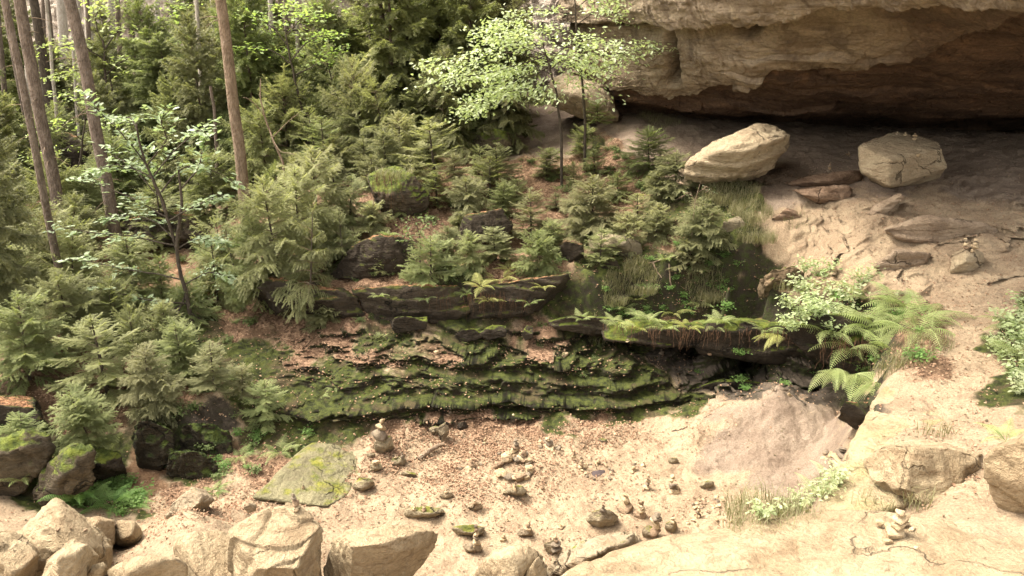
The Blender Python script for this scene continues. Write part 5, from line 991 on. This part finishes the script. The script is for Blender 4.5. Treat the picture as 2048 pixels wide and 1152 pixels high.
for lab, grp, box, n, k, sc in [('low dark herb of the leafy slope between the boulders and the upper path', 'dark herbs on the leafy slope', (940,1300,290,400), 34, 'd', .9),
    ('low herb growing through the leaves of the fern ledge', 'herbs on the fern ledge', (760,1120,520,600), 26, 'd', .7), ('low herb covering the bank above the overhanging lip', 'herbs above the overhang', (1210,1470,560,645), 30, 'g', .7),
    ('leafy herb between the big ferns of the bank', 'herbs between the big ferns', (1620,1880,590,760), 34, 'g', .8), ('herb rooted along the overhanging lip', 'herbs along the lip', (1130,1600,640,668), 30, 'g', .55), ('low herb hanging over the edge of the central ledges', 'herbs on the ledge edges', (700,1150,540,660), 26, 'd', .8), ('small herb tucked in the layers of the mossy wall', 'herbs in the mossy wall', (560,1300,680,820), 16, 'd', .5),
    ('fresh green herb around the ferns behind the lower left boulders', 'green herbs at lower left', (110,290,960,1030), 22, 'g', .8), ('low herb on the leafy bank in the lower left thicket', 'herbs in the lower left thicket', (0,520,640,960), 60, 'd', .8),
    ('low herb of the slope between the path and the grey green spruce', 'herbs beside the slope path', (1300,1480,470,570), 18, 'g', .7), ('low herb on the forest floor between the tall trunks', 'herbs on the forest floor at left', (0,560,300,620), 60, 'd', 1.1),
    ('small herb along the foot of the mossy wall and bank', 'herbs at the foot of the left bank', (420,640,860,990), 20, 'g', .6), ('low herb in the shade around the brown mossy boulder', 'herbs around the brown mossy boulder', (600,940,380,520), 26, 'd', .8)]:
    for i in range(n):
        u, v = r_.uniform(box[0], box[1]), r_.uniform(box[2], box[3]); p = G(u, v); c = cover_at(p[0], p[1])
        if c[0] + c[5] > .5: continue
        if HIT(u, v)[1] < p[1] - .12: continue
        herb(k, u, v, sc * r_.uniform(.6, 1.15), lab, grp)
# ------------------------------------------------------------------ scattered stuff
def on_ground(n, u0, u1, v0, v1, r_, want, sigma=None):
    """random ground points inside a photo window where cover weights 'want' (6,) favour them"""
    a = r_.uniform(0, 1, (n, 2)); Q = []
    for x, y in a:
        Q.append(G(u0 + (u1 - u0) * x, v0 + (v1 - v0) * y))
    Q = np.array(Q); c = cover_at(Q[:, 0], Q[:, 1]) @ np.array(want); return Q[r_.random(len(Q)) < c]
def scatter(n, r_, want, ymax=24, ymin=4):
    i = r_.integers(0, NA - 1, n * 3); Yr = ymin + (ymax - ymin) * r_.random(n * 3) ** 1.1; keep = np.abs(aa[i]) < .82; a_ = aa[i][keep] + r_.uniform(-.001, .001, keep.sum()); Yr = Yr[keep]
    x, y = a_ * Yr, Yr; c = cover_at(x, y) @ np.array(want) * (.35 + .65 * (vnoise(np.stack([x * 1.3, y * 1.3, x * 0], -1), 88) > -.2)); k = r_.random(len(x)) < c * (y / ymax)
    x, y = x[k], y[k]
    jx = np.clip(np.rint(np.interp(x / y, aa, np.arange(NA))).astype(int), 0, NA - 1); jy = np.clip(np.rint(np.interp(y, yk, np.arange(NY))).astype(int), 0, NY - 1)
    return TG[jx, jy] + np.stack([r_.normal(0, .02, len(x)), r_.normal(0, .02, len(x)), r_.uniform(.0, .012, len(x))], 1)
b = NB('fallen_leaf'); n_ = b.vor(b.co(), 60, 'F1', 1); q = b.n('ShaderNodeSeparateColor'); b.l(n_, q.inputs[0])
b.set(b.b.inputs['Base Color'], b.mix(b.ramp(q.outputs[0], .1, .9), (0.16, 0.085, 0.05, 1), (0.38, 0.26, 0.17, 1))); M_LEAFL = b.m
r_ = np.random.default_rng(90); pts = scatter(120000, r_, [.22, 1, .22, .3, .5, .02], 24, 5.5)
p2 = scatter(150000, r_, [1, 0, 0, 0, 0, .25], 12, 7); uu, vv = proj(p2[:, 0], p2[:, 1], p2[:, 2]); pr = np.exp(-((uu - 880) / 230) ** 2 - ((vv - 880) / 95) ** 2) + .6 * np.exp(-((uu - 1150) / 200) ** 2 - ((vv - 850) / 40) ** 2) + .5 * np.exp(-((uu - 400) / 120) ** 2 - ((vv - 1000) / 30) ** 2)
pts = np.concatenate([pts, p2[r_.random(len(p2)) < .6 * pr * (.35 + .8 * (vnoise(p2 * 2.2, 5) > -.1))]])
n = len(pts); az = r_.uniform(0, 6.28, n); d = unit(np.stack([np.cos(az), np.sin(az), r_.normal(.1, .3, n)], 1)); up = unit(np.stack([r_.normal(0, .4, n), r_.normal(0, .4, n), np.ones(n)], 1)); s_ = unit(np.cross(d, up)); L = r_.uniform(.025, .05, (n, 1))
V = np.stack([pts, pts + d * L * .5 - s_ * L * .35 + up * .006, pts + d * L, pts + d * L * .5 + s_ * L * .35 + up * .012], 1).reshape(-1, 3)
tag(link('fallen_leaves', npmesh('fallen_leaves', V, np.arange(4 * n).reshape(n, 4), False), None, [M_LEAFL]), 'brown fallen leaves scattered over the slopes and the edge of the basin', 'leaf litter', kind='stuff')
print('leaves', n)
I1 = ico(1)
def stones(pts, smin, smax, r_, name, label, mat, **k):
    n = len(pts); V, F = I1; s_ = r_.uniform(smin, smax, (n, 1, 1)) ** 1.0 * r_.uniform(.6, 1.3, (n, 1, 3)); VV = V[None] * s_ * (1 + r_.normal(0, .14, (n, len(V), 1))) + pts[:, None]
    FF = F[None] + (np.arange(n) * len(V))[:, None, None]; return tag(link(name, npmesh(name, VV.reshape(-1, 3), FF.reshape(-1, 3), False), None, [mat]), label, 'gravel', kind='stuff')
pts = scatter(9000, r_, [.5, .18, .02, .1, .1, .5], 18, 4); stones(pts, .004, .016, r_, 'gravel', 'small loose gravel and chips lying on the sand', TAN)
# grass tufts
def grass(patches, label, r_, H=.22):
    B = []
    for u, v, R, n in patches:
        p = HIT(u, v); a = r_.uniform(0, 6.28, n); rr = R * np.sqrt(r_.random(n)); x = p[0] + rr * np.cos(a); y = p[1] + rr * np.sin(a); B.append(np.stack([x, y, np.maximum(ground_z(x, y), p[2] - .06) - .01], 1))
    B = np.concatenate(B); n = len(B); az = r_.uniform(0, 6.28, n); o = np.stack([np.cos(az), np.sin(az), np.zeros(n)], 1); h = H * r_.uniform(.5, 1.2, (n, 1)); sd_ = np.cross(o, [0, 0, 1.0]) * .0035; z = np.array([0, 0, 1.0])
    m1 = B + z * h * .6 + o * h * .2; tip = B + z * h * .85 + o * h * .65
    V = np.stack([B - sd_, B + sd_, m1 + sd_ * .8, m1 - sd_ * .8, tip], 1).reshape(-1, 3); k = np.arange(n)[:, None] * 5
    tag(link('grass', npmesh('grass', V, [k + [0, 1, 2, 3], k + [3, 2, 4]], False), None, [GRASS]), label, 'grass', kind='stuff')
grass([(1470,400,.5,900),(1500,430,.45,800),(1440,390,.4,600),(1515,470,.4,600),(1280,575,.35,900),(1230,600,.25,500),(1420,590,.3,500),(1400,600,.3,300),(1590,450,.25,160),(1330,250,.5,260),(1300,235,.4,160),(1820,720,.3,160),(1860,690,.3,160),(1780,740,.25,160),
       (1100,190,.6,400),(1050,230,.5,300),(1540,1035,.4,420),(1500,1030,.3,260),(1600,1020,.3,200),(1870,870,.2,50),(1190,685,.2,260),(1560,570,.2,120),(480,560,.4,300),(300,620,.5,500),(340,590,.4,400),(1750,1010,.2,50),(790,345,.4,500),(1840,1000,.12,40)], 'thin grass tufts on the slopes, ledges and at the edge of the sand', np.random.default_rng(95))
# hanging roots
def roots(spec, label, r_):
    a = Acc()
    for u0, u1, v, Y, n, L in spec:
        for i in range(n):
            f = r_.random(); p = P(u0 + (u1 - u0) * f, v + r_.uniform(-6, 6), Y + r_.uniform(-.05, .1)); l = L * r_.uniform(.3, 1.2); s_ = np.linspace(0, 1, 6)[:, None]
            w_ = r_.normal(0, .05, (6, 3)).cumsum(0) * l; a.add(*tube(p + np.array([0, -.03, -1]) * l * s_ + w_, np.linspace(.004, .0015, 6), 3))
    tag(link('hanging_roots', a.mesh('hanging_roots'), None, [bark_mat('rusty_roots', (0.08, 0.04, 0.022, 1), (0.16, 0.09, 0.05, 1))]), label, 'roots', kind='stuff')
roots([(1205,1300,652,12.0,24,.3),(1290,1380,656,11.85,34,.34),(1370,1470,660,11.8,26,.28),(1480,1620,660,11.3,40,.3),(1640,1740,680,10.5,50,.4),(930,1010,590,12.85,60,.3),(1000,1060,600,12.8,30,.25),(850,900,592,12.85,16,.3),(745,800,355,14.2,40,.5)], 'rusty hair like roots hanging from the ledges', np.random.default_rng(97))
# dry sticks
def stick(name, pts, r0, label, mat=TWIG):
    q = [HIT(u, v) + np.array([0, 0, dz]) for u, v, dz in pts]; c = q[0].copy(); o = link(name, None_mesh(np.array(q) - c, r0), None, [mat]); o.location = c; return tag(o, label, 'stick')
def None_mesh(p, r0):
    K = catmull(p, np.linspace(0, len(p) - 1, 10)) + fbm(p.sum() + np.linspace(0, 3, 10)[:, None] * np.ones(3), 2, 3)[:, None] * .02; a = Acc(); a.add(*tube(K, np.linspace(r0, r0 * .6, 10), 6)); return a.mesh('stick')
for i, (pts, r0, lab) in enumerate([([(1296,538,.12),(1345,536,.22)],.014,'pale dry stick lying level on the mossy bank, topmost of three'),([(1304,542,.16),(1322,562,.06)],.016,'pale broken stick pointing down right on the mossy bank'),([(1336,548,.2),(1342,580,.05)],.018,'thick pale broken stick standing at the right of the two others on the mossy bank'),
  ([(990,1050,.01),(1012,1062,.02)],.006,'thin twig on the sand left of the tan stone with a cairn'),([(1040,1080,.02),(1075,1110,.02)],.006,'thin forked twig below the tan stone with a cairn'),([(836,922,.03),(868,906,.08),(888,902,.1)],.045,'weathered fallen log end carrying a tiny cairn in the upper basin'),([(1396,842,.01),(1420,832,.01)],.006,'dark twig on the sand near the wall foot'),
  ([(1375,856,.01),(1345,864,.01)],.01,'mossy twig on the pale sand'),([(1580,786,.02),(1610,815,.03)],.03,'dark root running down the right side of the sand mound')]): stick('dry_stick' if i not in (5,) else 'log', pts, r0, lab, BARK_D if i > 5 else TWIG)
# ------------------------------------------------------------------ cairns
STM = []
for i in range(10):
    r_ = np.random.default_rng(600 + i); q = unit(r_.normal(size=(8, 3))) * np.array([1, .75, .55]); V, F = rock_geo(q, level=3, amp=.05, seed=600 + i, chips=5); V = V - (V.max(0) + V.min(0)) / 2; V = V / (V.max(0) - V.min(0)) 
    STM.append(V)
CST = [rock_mat('cairn_stone_cream', (0.55, 0.44, 0.29, 1), (0.44, 0.33, 0.20, 1), (0.30, 0.20, 0.12, 1), bump=.01, tex=3), rock_mat('cairn_stone_grey', (0.26, 0.21, 0.15, 1), (0.20, 0.16, 0.12, 1), (0.13, 0.10, 0.075, 1), bump=.01, tex=3), rock_mat('cairn_stone_brown', (0.33, 0.235, 0.15, 1), (0.25, 0.175, 0.115, 1), (0.16, 0.10, 0.07, 1), bump=.01, tex=3)]
F3 = ico(3)[1]; STME = {}
for i, V in enumerate(STM):
    for j in range(3):
        m = npmesh('stone', V, F3, True); m.materials.append(CST[j]); STME[i, j] = m
def stone_obj(loc, size, r_, parent=None, tone=None):
    j = tone if tone is not None else int(r_.choice([0, 0, 1, 2])); o = bpy.data.objects.new('stone', STME[int(r_.integers(0, 10)), j]); C.objects.link(o); o.location = loc; o.scale = size
    o.rotation_euler = (r_.normal(0, .08), r_.normal(0, .08), r_.uniform(0, 6.28))
    if parent: o.parent = parent
    return o
def cairn(u, v, hpx, n, wpx, label, group=None, tone=None, extra=0):
    r_ = np.random.default_rng(int(u * 13 + v)); p = HIT(u, v); d = p[1] * cT - (p[2] - 6) * sT; m = d / FPX; Hh = hpx * m * 1.2; W = wpx * m * 1.12
    e = empty('cairn', p, label, 'cairn', group); hs_ = np.linspace(1.25, .65, n) * r_.uniform(.8, 1.2, n); hs_ = hs_ / hs_.sum() * Hh; z = -.15 * hs_[0]; off = np.zeros(2)
    for i in range(n):
        w_ = W * (1 - .62 * i / max(1, n - 1) if n > 1 else 1) * r_.uniform(.85, 1.15); off = off + r_.normal(0, .05, 2) * W * (i > 0)
        stone_obj((off[0], off[1], z + hs_[i] / 2), (w_, w_ * r_.uniform(.7, .95), hs_[i] * 1.12), r_, e, tone); z += hs_[i] * .97
    for i in range(extra):
        a = r_.uniform(0, 6.28); s_ = W * r_.uniform(.25, .5); rr = W * r_.uniform(.6, 1.1); gx, gy = p[0] + rr * math.cos(a), p[1] + rr * math.sin(a)
        stone_obj((rr * math.cos(a), rr * math.sin(a), s_ * .2), (s_, s_ * .8, s_ * .6), r_, e, tone)
for a in [(764,873,40,3,34,'largest cream cairn of three big stones on a mossy block, left end of the basin'),(590,1016,34,4,18,'small cairn on the summit of the big cracked cream boulder'),(605,976,10,2,7,'pair of pebbles balanced on the grey green wedge'),
 (874,716,22,3,18,'cream cairn on the ledge of the mossy wall, left of centre'),(1130,713,15,2,15,'low two stone cairn on the mossy wall under the hollow'),(1322,710,12,2,10,'tiny cairn in a niche under the overhang, left one'),(1421,712,16,3,9,'tiny cairn in a niche under the overhang, right one'),
 (900,846,24,3,18,'cairn with an upright white tip behind the leaning mossy pair'),(1026,840,13,2,13,'low dark cairn among leaves at the top of the basin'),(970,892,17,4,10,'tiny dark cairn standing alone above the large stone ring'),
 (1148,922,22,4,11,'slim cairn left of the two above the ash ring'),(1162,938,24,4,12,'slim dark cairn right of the two above the ash ring'),(1268,946,24,4,15,'cairn with a broad foot right of the ash ring'),(1285,934,13,2,10,'tiny two stone cairn behind the broad footed one'),
 (1292,978,30,5,15,'slender five stone cairn below the broad footed one'),(1347,984,34,4,24,'pale cairn standing alone in the right part of the sand'),(1250,1020,33,3,27,'squat grey cairn of three flat stones, left of the lower pair'),(1281,1036,38,4,23,'tall brown cairn, right of the lower pair'),
 (1312,1072,48,4,28,'cairn of big stones among mossy stones against the foreground ledge'),(1346,1044,18,3,12,'little cairn on the yellow green mossy stone'),(1206,1020,16,3,11,'little cairn on top of the half buried mossy stone'),(1052,1056,18,4,12,'thin cairn on the tan stone near the bottom of the basin'),
 (1121,1056,9,2,14,'two pebbles side by side on the sand above the leaning cairn'),(1114,1104,32,4,20,'leaning cairn beside the bright mossy stone at the basin bottom'),(956,1086,38,5,18,'tall thin cairn near the bottom centre of the basin'),(1007,1082,16,3,12,'little cairn right of the tall thin one near the bottom'),
 (890,984,8,2,8,'pebbles stacked on the little tan block'),(948,1006,10,2,10,'small stones on the half sunk triangular tan stone'),(828,1018,13,3,8,'tiny cairn on the long flat mossy stone, left one'),(848,1020,13,3,9,'tiny cairn on the long flat mossy stone, right one'),
 (1032,976,17,3,11,'tiny cairn on the round mossy stone below the large ring'),(752,926,9,1,13,'single white stone on the small mossy cube'),(790,914,8,2,8,'tiny dark cairn on the low mossy stone, left one'),(806,912,10,2,8,'tiny white topped cairn on the low mossy stone, right one'),(845,922,14,3,9,'tiny dark cairn beside the weathered log end'),
 (1085,980,11,2,10,'pair of small pink and white stones right of the round mossy stone'),(1396,1036,24,4,13,'small dark cairn at the edge of the loose white stone pile'),(1929,497,21,4,13,'left cairn of the pair on the knee high block'),(1948,500,24,5,16,'right cairn of the pair on the knee high block'),
 (1658,345,17,4,9,'small cairn behind the broken layered rock in mid slope'),(1696,312,8,2,10,'two tiny stones on the sand left of the flat topped block'),(1795,267,6,2,6,'tiny cairn on the back edge of the flat topped block, left of three'),(1812,268,7,2,6,'tiny cairn on the back edge of the flat topped block, middle of three'),(1832,276,12,3,9,'largest of the tiny cairns on the flat topped block'),(1838,311,5,1,9,'single pebble near the front edge of the flat topped block'),
 (1578,792,8,2,8,'tiny cairn on the very tip of the sand mound'),(1546,1026,18,3,14,'dark cairn half hidden in the grass behind the foreground ledge'),(1253,684,7,2,10,'tiny cairn in the dark at the left end of the overhang hollow')]: cairn(*a)
cairn(1098,895,24,4,24,'wide low cairn with loose stones around it at the top of the basin',extra=9)
cairn(1792,1072,54,4,46,'large warm cream cairn standing on the foreground ledge',tone=0,extra=4)
cairn(1680,920,26,4,30,'spread out cairn by the right ridge in the shade of the mound',extra=8)
cairn(942,936,16,3,20,'low heap of stones left of the large ring with a dark top stone',extra=7)
# stone rings
def ring(u, v, R, n, ss, label, ash, back=0):
    r_ = np.random.default_rng(int(u)); p = HIT(u, v); e = empty('stone_ring', p, label, 'stone ring')
    for i in range(n):
        a = i / n * 6.283 + r_.normal(0, .1); rr = R * r_.uniform(.85, 1.12); s_ = ss * r_.uniform(.6, 1.3); gz = float(ground_z(np.array(p[0] + rr * math.cos(a)), np.array(p[1] + rr * math.sin(a)))) - p[2]
        stone_obj((rr * math.cos(a), rr * math.sin(a), gz + s_ * .28), (s_, s_ * .8, s_ * .75), r_, e)
    for i in range(back):
        a = r_.uniform(.6, 2.6); rr = R * r_.uniform(.7, 1.1); s_ = ss * r_.uniform(.5, 1); stone_obj((rr * math.cos(a), rr * math.sin(a), s_ * (.7 + .5 * (i % 3))), (s_, s_ * .8, s_ * .7), r_, e)
    if ash:
        q = np.array([[math.cos(a) * R * .72 * r_.uniform(.85, 1.1), math.sin(a) * R * .72 * r_.uniform(.85, 1.1), z] for a in np.linspace(0, 6, 12) for z in (-.05, .0)] + [[0, 0, .05], [.1, .05, .04]])
        V, F = rock_geo(q, level=4, amp=.06, seed=9, chips=0); b = NB('ash'); b.b.inputs['Base Color'].default_value = (.06, .045, .045, 1); link('ash_heap', npmesh('ash_heap', V, F), e, [b.m])
ring(1030, 942, .25, 19, .15, 'large ring of cream stones with a cairn rising at its back', False, 9)
ring(1195, 948, .21, 24, .055, 'small ring of tiny cream stones round dark ash', True)
cairn(1029,912,34,5,22,'cairn rising from the back of the large stone ring')
cairn(1196,930,13,3,14,'tiny cairn on the back of the small ash ring')
r_ = np.random.default_rng(640)
for k in range(70):
    u, v = (r_.uniform(1375, 1450), r_.uniform(995, 1052)) if k < 46 else ((r_.uniform(1168, 1222), r_.uniform(992, 1008)) if k < 58 else (r_.uniform(910, 985), r_.uniform(1075, 1100)))
    p = HIT(u, v); s_ = r_.uniform(.03, .085) * (1 if k < 46 else .6); o = stone_obj(p + np.array([0, 0, s_ * .25]), (s_, s_ * .8, s_ * .55), r_)
    g = ('white stones of the loose pile','pale loose stone of the pile spread behind the foreground ledge') if k < 46 else (('small stones behind the half buried mossy stone','small pale stone of the row just above the half buried mossy stone') if k < 58 else ('small stones round the tall thin cairn','small pale stone strewn round the tall thin cairn near the bottom'))
    tag(o, unique('small loose stone', u, v) or g[1], 'stone', g[0])
for u, v, w_ in [(100,1064,6),(118,1062,12),(140,1060,8),(146,1066,9),(152,1062,7),(168,1060,10)]:
    p = HIT(u, v); m = p[1] * 1.1 / FPX; tag(stone_obj(p, (w_ * m, w_ * m * .8, w_ * m * .6), r_, None, 2), 'pebble %s on the face' % {6: 'leftmost, tiny', 12: 'largest', 8: 'third from the left', 9: 'fourth from the left', 7: 'second from the right', 10: 'rightmost'}[w_] + ' of the triangular pale boulder', 'stone', 'pebbles on the triangular boulder')
for u, v, w_ in [(1530,836,7),(1522,842,6),(1538,845,8),(1545,838,5),(1300,862,8),(1230,868,9),(1255,910,7),(1310,908,7),(1640,940,6),(1255,885,6),(1105,1000,9),(1165,1010,7),(1440,1010,7),(1010,960,8),(745,1000,7),(860,965,6),(930,1040,7),(1310,1005,6),(1330,1015,7),(1830,1092,12),(1775,1082,7),(1830,1130,10),(1862,1130,11),(1702,1048,5),(1725,1050,6),(1980,545,8),(1815,425,6),(820,880,6)]:
    p = HIT(u, v); m = p[1] * 1.1 / FPX; tag(stone_obj(p, (w_ * m, w_ * m * .8, w_ * m * .6), r_, None), unique('single pebble', u, v) or 'single loose pebble lying on bare sand or rock', 'stone', 'loose pebbles')
